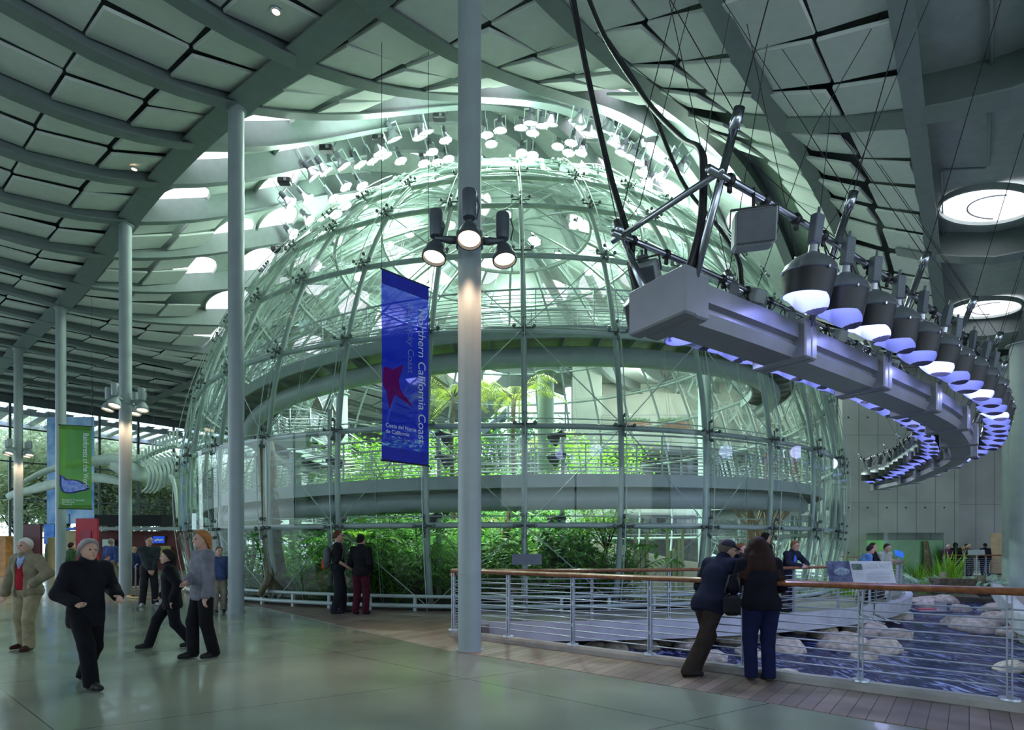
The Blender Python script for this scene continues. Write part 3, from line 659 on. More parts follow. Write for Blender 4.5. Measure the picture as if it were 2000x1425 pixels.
L2 = [(195,1135),(290,1110),(430,1105),(325,980),(390,955),(490,925),(580,915),(650,895),(690,850),(500,1040),(590,1035),(805,895),(770,775),(910,765),(950,735),(1055,780),(980,845),(935,910),(1285,750),(1310,800),(1360,725),(1475,710),(1530,685),(1590,700),(1640,690),(1540,740),(1480,850),(1540,862),(1680,815),(1755,795),(1740,850),(1810,850),(1850,745),(1795,690),(1960,735),(1990,800),(300,1225),(210,1305),(720,865),(1070,885),(1010,905)]
L3 = [(670,915),(712,1000),(762,1065),(825,1095),(880,1130),(905,1205),(940,1280),(1035,1245),(1095,1135),(1150,1190)]
LP = [(500+a/2.85, b/2.85) for a, b in L2]+[(1000+a/3.562, b/3.562) for a, b in L3]
# further lamps over the far side, seen through the glass
LP2 = [(660, 470), (705, 440), (760, 480), (800, 455), (880, 440), (990, 420), (1040, 470), (1120, 440), (1180, 480), (1250, 470), (620, 520), (700, 540), (950, 470), (1310, 500), (840, 560), (1090, 500), (1150, 530)]
for i, (px, py) in enumerate(LP+LP2):
    p = ray_roof(px, py, -.42)
    if p is None: continue
    d = Vector((SX, SY, 6))-p; d = d.normalized(); d.y -= .15; rot = (-d).to_track_quat('Z', 'Y').to_euler(); rot.rotate_axis('Z', rng.uniform(-1, 1))
    if i >= len(LP): lb, g = 'glowing high bay lamp on the far slope seen through the glass sphere', 'high bay lamps seen through the glass'
    elif px < 900: lb, g = 'glowing high bay lamp in the cluster left of the near column above the sphere', 'high bay lamps left of the near column'
    else: lb, g = 'glowing high bay lamp in the cluster right of the near column above the sphere', 'high bay lamps right of the near column'
    place(hb, p, rot=rot, label=lb, group=g)
def ballast(px, py, lab):
    p = ray_roof(px, py, -.02); t = thing('ballast_box', lab, 'ballast box', p); 
    mb = MB(); mb.bbox(p, (.46, .26, .2), .03); b = mb.build('housing', M['dark'], t)
    mb = MB(); mb.box(p+Vector((.05, -.135, .0)), (.1, .01, .1)); mb.build('rating_plate', M['alu'], t)
    mb = MB(); mb.tube([p+Vector((.2, 0, .05)), p+Vector((.3, 0, .2)), p+Vector((.34, .1, .5)), p+Vector((.2, .1, .8))], .012, 5); mb.build('cable', M['black'], t)
for px, py, lb in ((556, 354, 'black ballast box on a rib, lowest left above the glass sphere'), (638, 291, 'black ballast box with white plate on the second rib above the sphere'), (740, 271, 'black ballast box nearest the first row of lamps'), (541, 487, 'small black box beside the glass edge low on the left'), (858, 229, 'black box tucked under the stepped panels by the near column'), (1272, 268, 'black ballast box under the rib right of the near column')): ballast(px, py, lb)
# ---------------------------------------------------------------- hanging lighting bridge
BP = [(1.65, 6.33), (2.52, 6.9), (3.57, 7.63), (5.62, 9.12), (7.52, 10.58), (8.93, 11.76), (9.97, 12.78), (11.4, 14.35), (13.1, 16.5), (13.95, 18.1), (14.95, 20.3), (15.9, 22.5), (16.4, 25.2)]
def catmull(pts, n=10):
    P_ = [Vector((2*pts[0][0]-pts[1][0], 2*pts[0][1]-pts[1][1], 0))]+[Vector((a, b, 0)) for a, b in pts]+[Vector((2*pts[-1][0]-pts[-2][0], 2*pts[-1][1]-pts[-2][1], 0))]
    out = []
    for i in range(1, len(P_)-2):
        for k in range(n):
            t = k/n; a, b, c, d = P_[i-1:i+3]
            out.append(.5*((2*b)+(-a+c)*t+(2*a-5*b+4*c-d)*t*t+(-a+3*b-3*c+d)*t**3))
    out.append(P_[-2]); return out
BC = catmull(BP, 12); BL = [0]
for i in range(1, len(BC)): BL.append(BL[-1]+(BC[i]-BC[i-1]).length)
def bat(s_, side=0, z=0):        # point along the bridge, side + = outer (towards camera/right)
    s_ = max(-.6, min(s_, BL[-1]+.6)); i = 1
    while i < len(BL)-1 and BL[i] < s_: i += 1
    f = (s_-BL[i-1])/(BL[i]-BL[i-1]); p = BC[i-1].lerp(BC[i], f); t = (BC[min(i+1, len(BC)-1)]-BC[max(i-2, 0)]).normalized()
    sd = Vector((t.y, -t.x, 0)); return Vector((p.x, p.y, z))+sd*side, t, math.atan2(t.y, t.x)
LB = BL[-1]; Z0 = 4.08
M['bridge'] = mat('bridge_panel', (.30, .31, .35), .34, .35, .04)
br = thing('lighting_bridge', 'long curved grey metal lighting bridge hung over the pond on steel tubes', 'lighting bridge', (BC[0].x, BC[0].y, Z0))
mb = MB(); N_ = 60
prof = [(-.21, 0), (.21, 0), (.27, .13), (.21, .15), (.21, .22), (.29, .24), (.29, .44), (.26, .44), (.26, .42), (-.26, .42), (-.26, .44), (-.29, .44), (-.29, .24), (-.21, .22), (-.21, .15), (-.27, .13)]
mb.sweep([bat(LB*i/N_, 0, Z0)[0] for i in range(N_+1)], prof); mb.build('trough', M['bridge'], br)
BS = [.10]+[2.45+2.45*k for k in range(int(LB/2.45))]
UPL = []
for k, s_ in enumerate(BS):
    if s_ > LB: break
    p, t, a = bat(s_, 0, Z0+.23); mb = MB()
    if k == 0: mb.bbox(p-t*.06, (.20, .84, .52), .02, a); mb.bbox(p+t*.17, (.24, .76, .50), .02, a)
    else: mb.bbox(p-t*.0, (.15, .76, .52), .02, a); mb.bbox(p+t*.155, (.15, .76, .52), .02, a)
    mb.build('saddle', M['bridge'], br)
    for sd in (1, -1):
        b_ = bat(s_+.1, .33*sd, Z0+.40)[0]; e_ = bat(s_+.1, .86*sd, Z0+(1.85 if sd > 0 else 1.55))[0]
        mb = MB(); mb.tube([b_, e_], .045, 10); mb.tube([e_-(e_-b_).normalized()*.12, e_+(e_-b_).normalized()*.08], .058, 10); mb.build('upright', M['chrome'], br, True)
        UPL.append((s_, sd, e_))
RZ = Z0+1.33
for sd in (1, -1):
    mb = MB(); mb.tube([bat(-.05+(LB+.1)*i/50, .70*sd, RZ)[0] for i in range(51)], .04, 10); mb.build('rail_tube', M['chrome'], br, True)
for s_ in (0.1,):
    mb = MB(); mb.tube([bat(s_, .78, RZ)[0], bat(s_, -.85, RZ)[0]], .035, 10); mb.build('cross_tube', M['chrome'], br, True)
cl = MB()
for s_ in np.arange(.3, LB, .62):
    for sd in (1, -1):
        p, t, a = bat(s_, .70*sd, RZ); cl.tube([p-t*.03, p+t*.03], .062, 8); cl.box(p-Vector((0, 0, .08)), (.05, .03, .1), a)
cl = cl.build('hook_clamps', M['dark'], br, True); cl['kind'] = 'stuff'
# wires from the uprights to the roof
for i, (s_, sd, e_) in enumerate(UPL):
    if i % 2 and i > 6: continue
    mb = MB(); q = e_+Vector((.25*sd, .5, 0)); top = hroof(q.x+.5*sd, q.y)+.05
    mb.tube([e_, (q.x+.9*sd, q.y-.6, top)], .007, 4); mb.tube([e_, (q.x-1.6*sd, q.y+1.2, hroof(q.x-1.6*sd, q.y+1.2)+.05)], .007, 4)
    mb.build('suspension_wire', M['dark'], br)
for pts in (((1430, 0, 9.8), (1385, 240, 7.5), (1378, 298, 6.5)), ((1350, 0, 9.8), (1250, 400, 8.0), (1225, 432, 7.2)), ((1200, 100, 10.3), (1450, 300, 9.5), (1720, 545, 9.2)), ((1735, 0, 9.5), (1590, 250, 9.0), (1480, 560, 9.4)), ((1815, 0, 9.5), (1640, 410, 8.6), (1590, 480, 8.2))):
    mb = MB(); mb.tube([P(*q) for q in pts], .007, 4); mb.build('suspension_wire', M['dark'], br)
for pts, r_ in ((((1108, -60, 9), (1135, 90, 8.9), (1165, 235, 8.4), (1190, 340, 7.8), (1216, 428, 7.3), (1228, 470, 7.15), (1235, 530, 7.0), (1252, 585, 6.9)), .035), (((1128, -60, 9.6), (1180, 70, 9.3), (1262, 195, 8.4), (1330, 268, 7.2), (1366, 290, 6.3), (1372, 340, 6.15), (1368, 430, 6.1), (1352, 500, 6.1), (1334, 548, 6.1)), .035), (((1185, 75, 10.4), (1265, 200, 10.2), (1330, 350, 9.8), (1400, 440, 9.2), (1440, 505, 8.8), (1448, 560, 8.6), (1468, 600, 8.4)), .030)):
    mb = MB(); c_ = catmull([(0, 0), (1, 1)], 2); pp = [P(*q) for q in pts]
    fine = []
    for i in range(len(pp)-1):
        a0, b0, c0_, d0 = pp[max(i-1, 0)], pp[i], pp[i+1], pp[min(i+2, len(pp)-1)]
        for k in range(6):
            t = k/6; fine.append(.5*((2*b0)+(-a0+c0_)*t+(2*a0-5*b0+4*c0_-d0)*t*t+(-a0+3*b0-3*c0_+d0)*t**3))
    fine.append(pp[-1]); mb.tube(fine, r_, 8); mb.tube([q+Vector((.045, .03, 0)) for q in fine], r_*.6, 6); mb.build('power_cable', M['dark'], br, True)
mb = MB()
for i, s_ in enumerate(np.arange(2.0, LB-1, .8)):
    for sd in (1, -1):
        r_ = rng.random(4); p, t, a = bat(s_+.2*r_[0], .68*sd, RZ-.03)
        R_ = .10+.06*r_[1]; c_ = p-Vector((0, 0, R_+.02))
        mb.tube([c_+t*(R_*.7*math.cos(q))+Vector((0, .02*math.sin(3*q), R_*math.sin(q))) for q in np.linspace(0, 2*PI*1.9, 22)], .010, 5, False)
        p2 = bat(s_+.75, .68*sd, RZ-.03)[0]; m_ = (p+p2)/2-Vector((0, 0, .12+.2*r_[2])); mb.tube([p, p.lerp(m_, .6)-Vector((0, 0, .05)), m_, p2.lerp(m_, .6)-Vector((0, 0, .05)), p2], .009, 5, False)
mb.build('cable_loops', M['black'], br, True)['kind'] = 'stuff'
def shade_proto():
    t = thing('aquarium_lamp', 'lamp', 'lamp')
    mb = MB(); mb.lathe([(.05, .60), (.055, .52), (.09, .50), (.20, .44), (.28, .36), (.30, .31), (.31, .29), (.295, .28), (.27, .33), (.18, .42), (.05, .47)], 28); mb.build('reflector', M['alu'], t, True, 50)
    mb = MB(); n = 28; vs = []
    for k in range(n):
        a = 2*PI*k/n; zb = .02-.15*max(0, -math.cos(a))**1.2; 
        for r, z in ((.29, .285), (.262+.008*math.cos(a), zb), (.256, zb+.003), (.282, .28)): vs.append((r*math.cos(a), r*math.sin(a), z))
    for k in range(n):
        j = (k+1) % n
        for q in range(3): mb.mi = 0 if q < 1 else 1; mb.add([], []); mb.f.append((k*4+q, j*4+q, j*4+q+1, k*4+q+1)); mb.m.append(mb.mi)
    mb.v = vs; mb.build('shade', [M['dark'], M['shade_in']], t, True, 40)
    mb = MB(); mb.lathe([(.001, .345), (.14, .34), (.25, .325)], 20); mb.build('lens', M['lens_blue'], t, True)
    mb = MB(); mb.bbox((0, 0, .78), (.14, .10, .32), .01); mb.tube([(0, 0, .9), (0, 0, 1.02)], .018, 6); b = mb.build('ballast', M['lampgrey'], t)
    mb = MB()
    for q in range(6): a = q*PI/3+.3; mb.box((.30*math.cos(a), .30*math.sin(a), .28), (.03, .02, .03), a)
    mb.build('clips', M['chrome'], t)
    return t
M['shade_in'] = mat('shade_inner', (.50, .54, .90), .45, 0, .02)
al = shade_proto()
i = 0
for s_ in np.arange(1.72, LB-.2, .84):
    for sd in (1, -1):
        p, t, a = bat(s_+(.0 if sd > 0 else -.3), .72*sd, RZ-(.90 if sd > 0 else 1.02))
        nm = ('near part of the outer row on the curved lighting bridge' if s_ < 9.5 else 'far part of the outer row on the curved lighting bridge') if sd > 0 else ('inner row peeking out below the near curved bridge' if s_ < 9.5 else 'far inner row of the curved lighting bridge')
        place(al, p, rz=0, rot=(-.15+.05*rng.uniform(-1, 1), .05*rng.uniform(-1, 1), rng.uniform(-.3, .3)+(3.3 if sd < 0 else 3.6)), label=f'black shaded lamp, {nm}', group=f'shaded lamps, {nm}')
for s_ in (-.0,):
    p = bat(.6, -.70, RZ-1.04)[0]; place(al, p+Vector((0, 0, 0)), rot=(0, .1, 3), label='black shaded lamp under the near end of the lighting bridge')
    p = bat(1.3, -.70, RZ-1.04)[0]; place(al, p, rot=(0, .1, 2.5), label='second shaded lamp under the near end of the lighting bridge')
def speaker(p, rz, tilt, label, d=(.42, .34, .36)):
    t = thing('loudspeaker', label, 'speaker', p); Mx = Matrix.Rotation(rz, 3, 'Z') @ Matrix.Rotation(tilt, 3, 'X')
    mb = MB(); mb.bbox(p, d, .03, 0, Mx); mb.build('cabinet', M['alu2'], t)
    mb = MB(); mb.bbox(p+Mx @ Vector((0, -d[1]/2-.01, 0)), (d[0]*.92, .03, d[2]*.92), .015, 0, Mx); mb.build('grille', M['dark2'], t)
    mb = MB(); mb.box(p+Mx @ Vector((0, .02, d[2]/2+.05)), (d[0]+.06, .05, .012), 0, Mx)
    for s in (1, -1): mb.box(p+Mx @ Vector((s*(d[0]/2+.03), .02, d[2]/2-.04)), (.012, .05, .18), 0, Mx)
    mb.tube([p+Vector((0, 0, d[2]/2+.05)), p+Vector((0, 0, d[2]/2+.28))], .02, 6); mb.build('yoke', M['dark'], t)
M['alu2'] = mat('speaker_cabinet', (.35, .40, .41), .5); M['dark2'] = mat('speaker_grille', (.10, .11, .13), .6)
speaker(bat(.68, .72, RZ-.42)[0], -.25, .25, 'white cabinet loudspeaker with dark grille on the outer tube of the lighting bridge')
speaker(bat(.55, -.72, RZ-.38)[0], -.5, .7, 'grey loudspeaker tilted downwards at the near end of the lighting bridge', (.34, .3, .34))
for k, (s_, lb) in enumerate(((2.9, 'small grey box light beside the near cable coils'), (5.6, 'small grey box light behind the second saddle of the bridge'), (8.2, 'small grey box light behind the third saddle of the bridge'))):
    p = bat(s_, -.62, RZ-.08)[0]; t = thing('box_light', lb, 'box light', p); mb = MB(); mb.bbox(p, (.24, .18, .2), .015, .5, Matrix.Rotation(.4, 3, 'X')); mb.build('housing', M['alu2'], t); mb = MB(); mb.tube([p, p+Vector((-.1, 0, -.15))], .03, 6); mb.build('arm', M['dark'], t)
# ---------------------------------------------------------------- lamp clusters on the columns
def cluster(x, y, z, mt, label, power, glows):
    t = thing('column_lamp_cluster', label, 'lamp cluster', (x, y, z))
    mb = MB(); mb.lathe([(CR+.002, z+.10), (CR+.03, z+.10), (CR+.03, z+.30), (CR+.002, z+.30)], 24, Matrix.Translation((x, y, 0))); mb.build('collar', mt, t, True, 40)
    for k, a in enumerate((180, 0, -90, 90)):
        a = math.radians(a+4); d = Vector((math.cos(a), math.sin(a), 0)); c = Vector((x, y, z))+d*.52
        mb = MB(); mb.tube([Vector((x, y, z+.2))+d*CR, Vector((x, y, z+.2))+d*.30, c+Vector((0, 0, .22))], [.055, .06, .03], 8); arm = mb.build('arm', mt, t, True)
        tl = (d*.12*(1 if k < 3 else 0)+Vector((0, -.22, -1))).normalized(); q = (-tl).to_track_quat('Z', 'Y').to_matrix().to_4x4(); T = Matrix.Translation(c) @ q
        mb = MB(); mb.lathe([(.001, .20), (.05, .20), (.10, .15), (.15, .06), (.17, -.04), (.185, -.05), (.185, -.10), (.165, -.10), (.15, .0), (.08, .1)], 24, T); sh = mb.build('bell_shade', mt, t, True, 50)
        mb = MB(); mb.lathe([(.001, -.035), (.08, -.04), (.155, -.055)], 20, T); mb.build('lens', M['lens_warm'], sh, True)
        T2 = Matrix.Translation(c+Vector((-.02*d.x, 0, .22)))
        mb = MB(); mb.lathe([(.001, 0), (.09, .02), (.10, .06), (.11, .36), (.10, .40), (.001, .41)], 20, T2); mb.tube([c+Vector((.1, 0, .55)), c+Vector((.14, 0, .4)), c+Vector((.1, 0, .22))], .012, 5); mb.build('ballast_can', mt, t, True, 50)
    for dx, dy in glows: spot('column_glow', (x+dx*.50, y+dy*.50, z-.16), (x+dx*.1, y+dy*.1, z-4.0), power, (1, .62, .40), 75, .7, .08)
cluster(*A_, 5.98, M['lampgrey'], 'dark lamp cluster of bell shades on the tall near column', 130, ((-1, 0), (1, 0), (0, -1)))
cluster(*C_, 5.97, M['column'], 'pale lamp cluster of bell shades on the column behind the blurred visitors', 150, ((-1, 0), (0, -1), (1, 0)))
cluster(*E_, 6.05, M['column'], 'pale lamp cluster of bell shades on the farthest left column', 160, ((-1, 0), (0, -1), (1, 0)))
# ---------------------------------------------------------------- banners
def text(body, size, O, ex, ez, mt, parent, name='lettering', align='LEFT', lift=.03, sx=1.0):
    cu = bpy.data.curves.new(name, 'FONT'); cu.body = body; cu.size = size; cu.align_x = align; cu.extrude = .0008; cu.materials.append(mt)
    o = bpy.data.objects.new(name, cu); C.objects.link(o); ex = Vector(ex).normalized(); ez = Vector(ez).normalized(); n = ex.cross(ez)
    R_ = Matrix((ex*sx, ez, n)).transposed().to_4x4(); off = WL.get(parent.name, Vector()); O = Vector(O)+n*lift
    bpy.context.view_layer.update(); me = bpy.data.meshes.new_from_object(o); o2 = bpy.data.objects.new(name, me); C.objects.link(o2); bpy.data.objects.remove(o); o = o2
    o.parent = parent; o.matrix_local = Matrix.Translation(O-off) @ R_; return o
def wire(parent, a, b, r=.006, name='hanging_wire'):
    mb = MB(); mb.tube([a, b], r, 4); return mb.build(name, M['dark'], parent)
def banner(label, L, R, z0, z1, cloth, hem, name='hanging_banner', wires=True, hemh=.28):
    L = Vector((L[0], L[1], 0)); R = Vector((R[0], R[1], 0)); ex = (R-L).normalized(); W_ = (R-L).length; n = Vector((ex.y, -ex.x, 0))
    t = thing(name, label, 'banner', (L.x, L.y, z0))
    mb = MB(); nx, nz = 8, 20; vs = [L+ex*(W_*i/nx)+n*(.012*math.sin(i*1.3+j*.25))+Vector((0, 0, z0+hemh+(z1-z0-2*hemh)*j/nz)) for i in range(nx+1) for j in range(nz+1)]
    mb.add(vs, [(i*(nz+1)+j, (i+1)*(nz+1)+j, (i+1)*(nz+1)+j+1, i*(nz+1)+j+1) for i in range(nx) for j in range(nz)]); mb.build('cloth', cloth, t, True)
    for zz in (z0+hemh/2, z1-hemh/2):
        mb = MB(); mb.box(L+ex*W_/2+Vector((0, 0, zz)), (W_, .012, hemh), math.atan2(ex.y, ex.x))
        for k in range(5): mb.box(L+ex*W_/2+Vector((0, 0, zz-hemh/2+hemh*(k+.5)/5)), (W_, .02, .012), math.atan2(ex.y, ex.x))
        mb.build('hem', hem, t)
    for zz in (z0, z1): mb = MB(); mb.tube([L-ex*.03+Vector((0, 0, zz)), R+ex*.03+Vector((0, 0, zz))], .018, 8); mb.build('rod', M['dark'], t)
    if wires:
        for p in (L, R): wire(t, p+Vector((0, 0, z1)), Vector((p.x, p.y, hroof(p.x, p.y)+.85)))
    return t, L, R, ex, n
white = mat('white_ink', (.80, .84, .92), .7, 0, .02); faint = sheer('faint_ink', (.65, .7, .9), .35)
cb_ = sheer('blue_sheer_cloth', (.015, .035, .80), .68); hb_ = mat('blue_hem', (.015, .03, .50), .7)
bl, L, R, ex, n = banner('sheer blue banner with starfish and white vertical lettering hung before the glass sphere', (-2.59, 11.2), (-1.78, 12.0), 3.28, 7.08, cb_, hb_)
dn = Vector((0, 0, -1))
text('Northern California Coast', .262, L+ex*.86+Vector((0, 0, 6.55)), dn, ex, white, bl, sx=1.0)
text('The Rocky Coast', .21, L+ex*.60+Vector((0, 0, 6.62)), dn, ex, faint, bl)
for q, (s, z) in enumerate((('Costa del Norte', 3.95), ('de California', 3.83), ('La Costa Rocosa', 3.71))): text(s, .115, L+ex*.07+Vector((0, 0, z)), ex, (0, 0, 1), faint if q > 1 else white, bl, sx=.95)
mb = MB(); ctr = L+ex*.18+Vector((0, 0, 4.86)); star = []
for ang, ra in ((52, .52), (20, .22), (-12+350-360, .26), (-35, .70), (-62, .24), (-92, .52), (-115, .2), (-150, .2), (160, .2), (120, .3), (95, .28), (75, .26)):
    q = ctr+ex*(ra*math.cos(math.radians(ang)))+Vector((0, 0, ra*1.05*math.sin(math.radians(ang))))
    d_ = (q-L).dot(ex)
    if d_ < .01: q = q+ex*(.01-d_)
    star.append(q)
vs = [ctr+n*.045]+[q+n*.02 for q in star]; m_ = len(star); mb.add(vs, [(0, i+1, (i+1) % m_+1) for i in range(m_)]); mb.build('starfish_print', sheer('starfish_red', (.42, .02, .16), .72), bl)
# green butterfly banner
cg = sheer('green_sheer_cloth', (.20, .50, .08), .68); hg = mat('green_hem', (.10, .26, .03), .7)
Yg = 21.9; g1 = P(115.5, 0, Yg); g2 = P(179, 0, Yg+.35)
bn, L, R, ex, n = banner('sheer green banner with a blue butterfly and vertical lettering beside the thin far column', (g1.x, Yg), (g2.x, Yg+.35), P(0, 993, Yg).z, P(0, 829, Yg).z, cg, hg, hemh=.16)
zt = P(0, 843, Yg).z
text('Rainforests of the World', .27, L+ex*.79+Vector((0, 0, zt)), dn, ex, white, bn, sx=.78)
for q, (s, z) in enumerate((('Bosques Tropicales', 975), ('del Mundo', 979.5), ('Tropical', 984))): text(s, .095, L+ex*.10+Vector((0, 0, P(0, z+2, Yg).z)), ex, (0, 0, 1), white, bn)
bw = MB(); w0 = L+ex*.02+Vector((0, 0, P(0, 926, Yg).z)); bw.add([w0+n*.02, w0+ex*.16+Vector((0, 0, -.10))+n*.02, w0+ex*.30+Vector((0, 0, -.24))+n*.02, w0+ex*.20+Vector((0, 0, -.34))+n*.02, w0+ex*.02+Vector((0, 0, -.42))+n*.02], [(0, 1, 2, 3, 4)]); bw.build('upper_wing_print', mat('butterfly_violet', (.10, .10, .50), .6, 0, .4, 8), bn)
bw = MB(); w0 = L+ex*.03+Vector((0, 0, P(0, 938, Yg).z))
wing = [(.0, .22), (.06, .10), (.17, .05), (.45, .06), (.72, .02), (.95, -.10), (1.08, -.22), (1.10, -.31), (.98, -.36), (.75, -.40), (.5, -.48), (.3, -.50), (.12, -.46), (.04, -.36), (.0, -.2)]
pts = [w0+ex*a*.88+Vector((0, 0, b)) for a, b in wing]; c_ = w0+ex*.36+Vector((0, 0, -.2)); bw.add([c_+n*.03]+[p+n*.02 for p in pts], [(0, i+1, (i+1) % len(pts)+1) for i in range(len(pts))])
wg = bw.build('butterfly_wing_print', mat('butterfly_edge', (.03, .02, .18), .7), bn)
bw = MB(); pts = [c_+(p-c_)*.84 for p in pts]; bw.add([c_+n*.05]+[p+n*.04 for p in pts], [(0, i+1, (i+1) % len(pts)+1) for i in range(len(pts))]); bw.build('wing_print_centre', mat('butterfly_blue', (.12, .20, .75), .6, 0, .4, 6, col2=(.35, .45, .9)), bn)
# big sky blue banner behind it
Yb = 33; g1 = P(92, 0, Yb); g2 = P(184, 0, Yb)
msk = mat('sea_print', (.05, .22, .55), .6, 0, .4, .9, col2=(.38, .60, .85))
t = thing('sky_banner', 'large opaque sea blue banner hanging behind the green butterfly banner', 'banner', (g1.x, Yb, P(0, 1022, Yb).z))
mb = MB(); mb.box(((g1.x+g2.x)/2, Yb, (P(0, 1022, Yb).z+P(0, 814, Yb).z)/2), (g2.x-g1.x, .02, P(0, 814, Yb).z-P(0, 1022, Yb).z)); mb.build('cloth', msk, t)
mb = MB(); mb.box(P(135, 1012, Yb-.03), (.05, .01, .55)); mb.build('vertical_lettering', M['dark'], t)
for x in (g1.x+.1, g2.x-.1): wire(t, (x, Yb, P(0, 814, Yb).z), (x, Yb, hroof(x, Yb)+.1), .01)
# ---------------------------------------------------------------- railings
def railing(path, postpts, label, zb=.08, wood=True, h=1.0, name='railing', rods=9, closedend=True, post_w=.05, disc=True):
    t = thing(name, label, 'railing', (path[0][0], path[0][1], zb))
    pv = [Vector((x, y, 0)) for x, y in path]; up = Vector((0, 0, 1))
    mb = MB(); hh = .035 if wood else .02; ww = .075 if wood else .02
    prof = [(-ww, -hh*.3), (-ww*.7, -hh), (ww*.7, -hh), (ww, -hh*.3), (ww, hh*.4), (ww*.6, hh), (-ww*.6, hh), (-ww, hh*.4)]
    mb.sweep([p+up*(zb+h+.04) for p in pv], prof); mb.build('handrail', M['wood'] if wood else M['railsteel'], t, True, 50)
    for k in range(rods):
        mb = MB(); mb.tube([p+up*(zb+.12+k*(h-.16)/rods) for p in pv], .0085, 6); mb.build('rod', M['railsteel'], t, True)
    for (x, y, a) in postpts:
        mb = MB(); dx = Vector((math.cos(a), math.sin(a), 0))*.019; c = Vector((x, y, zb))
        for s in (1, -1): mb.box(c+dx*s+up*(h/2+.01), (.012, post_w, h), a)
        for z in (.03, .30, .62, .90): mb.box(c+up*(z*h), (.04, .03, .05), a)
        po = mb.build('post', M['railsteel'], t)
        if disc: mb = MB(); mb.lathe([(.001, .025), (.085, .02), (.09, .0), (.001, .0)], 16, Matrix.Translation(c)); mb.build('base_disc', M['railsteel'], po)
    return t
ak = math.atan2(-.63, .777)
railing(KRB, [(x, y, ak) for x, y in KRB], 'near railing with wooden handrail and horizontal steel rods along the pond curb', .10)
ra = [(-1.03, 9.90), (-.85, 10.5), (-.68, 11.45)]+arc(15.22, -2.0, 104, 60)
pp_ = [(-.68, 11.45, 0)]+[(SX+15.22*math.sin(math.radians(a)), SY-15.22*math.cos(math.radians(a)), math.radians(a)) for a in np.arange(6.2, 104, 6.35)]
railing(ra, pp_, 'railing with wooden handrail curving round the walkway on the far side of the water', .03)
fr_pts = [(P(1843, 0, 27.9).x, 27.9), (P(1966, 0, 27.9).x, 27.9)]
railing(fr_pts, [(fr_pts[0][0]+(fr_pts[1][0]-fr_pts[0][0])*k/3, 27.9, 0) for k in range(4)], 'short far railing where visitors lean beyond the reeds', .06, disc=False)
tz = 10.25
railing([(6.7, 41.9), (24, 41.9)], [(6.7+2.1*k, 41.9, 0) for k in range(9)], 'railing on the upper terrace behind the glass sphere', tz, wood=False, disc=False)
for k, (x, c_) in enumerate(((9.3, 'left'), (12.4, 'right'))):
    t = thing('planter_box', 'brown wooden planter on the upper terrace, the one nearer the concrete pillar' if k == 0 else 'brown wooden planter on the upper terrace, farther from the pillar', 'planter', (x, 43, tz))
    mb = MB(); mb.box((x, 43, tz+.35), (2.6, .8, .7)); mb.build('box', M['wood'], t)
    mb = MB()
    for q in range(160): a, b = rng.random(2); c = Vector((x-1.2+2.4*a, 42.7+.6*b, tz+.7)); d = Vector((*rng.normal(0, .2, 2), .35)); s = d.cross(Vector((1, .3, 0))).normalized()*.05; mb.add([c, c+d*.5+s, c+d, c+d*.5-s], [(0, 1, 2, 3)])
    mb.build('foliage', M['leaf_mid'], t)
# ---------------------------------------------------------------- boulders
def noise3(p, s): return math.sin(p[0]*s*1.3+1.7)*math.sin(p[1]*s*1.1+.4)*math.sin(p[2]*s*1.7+2.2)
def rock_mesh(seed):
    r_ = np.random.default_rng(seed); mb = MB(); n, m = 22, 14; ph = r_.uniform(0, 9, 3); vs = []
    pl = [(Vector(r_.normal(0, 1, 3)).normalized(), r_.uniform(.62, .88)) for _ in range(9)]
    for i in range(m+1):
        for k in range(n):
            th = PI*i/m; d = Vector((math.sin(th)*math.cos(2*PI*k/n), math.sin(th)*math.sin(2*PI*k/n), math.cos(th))); R_ = 1.0
            for nn_, dd in pl:
                c = d.dot(nn_)
                if c > .01: R_ = min(R_, dd/c*.6+R_*.4) if dd/c < R_ else R_
            R_ += .10*noise3(d+Vector(ph), 2.2)+.05*noise3(d+Vector(ph), 6)+.02*noise3(d+Vector(ph), 14); vs.append(d*R_)
    mb.add(vs, [(i*n+k, (i+1)*n+k, (i+1)*n+(k+1) % n, i*n+(k+1) % n) for i in range(m) for k in range(n)])
    o = mb.build('boulder', M['rock'], None, True); return o
rocks = [rock_mesh(k) for k in range(6)]
RK = [(1165,1262,45,'s'),(1205,1266,50,'s'),(1255,1262,70,'s'),(1300,1252,50,'s'),(1350,1262,62,'s'),(1335,1242,40,'s'),(1395,1285,60,'s'),(1430,1250,62,'m'),(1470,1275,56,'m'),(1500,1245,60,'m'),(1545,1268,80,'m'),(1575,1232,62,'m'),(1520,1228,50,'m'),(1620,1240,70,'m'),(1660,1262,95,'m'),(1700,1232,90,'m'),(1735,1268,80,'m'),(1760,1240,60,'m'),(1693,1282,50,'m'),(1540,1322,75,'w'),(1880,1218,60,'r'),(1920,1226,90,'r'),(1962,1212,70,'r'),(1990,1236,60,'r'),(1955,1190,60,'r'),(1885,1188,44,'r'),(1990,1306,60,'r'),(1820,1180,50,'f'),(1860,1172,50,'f'),(1900,1170,50,'f'),(1760,1205,60,'m'),(1440,1310,34,'m')]
GN = {'s': 'rounded boulder in the shade under the walkway edge, left of the leaning couple', 'm': 'pale tan boulder in the pond between the walkway and the open water', 'w': 'white rounded boulder poking up just behind the near curb', 'r': 'grey brown boulder on the right bank of the pond', 'f': 'low boulder by the reed bed at the far end of the pond'}
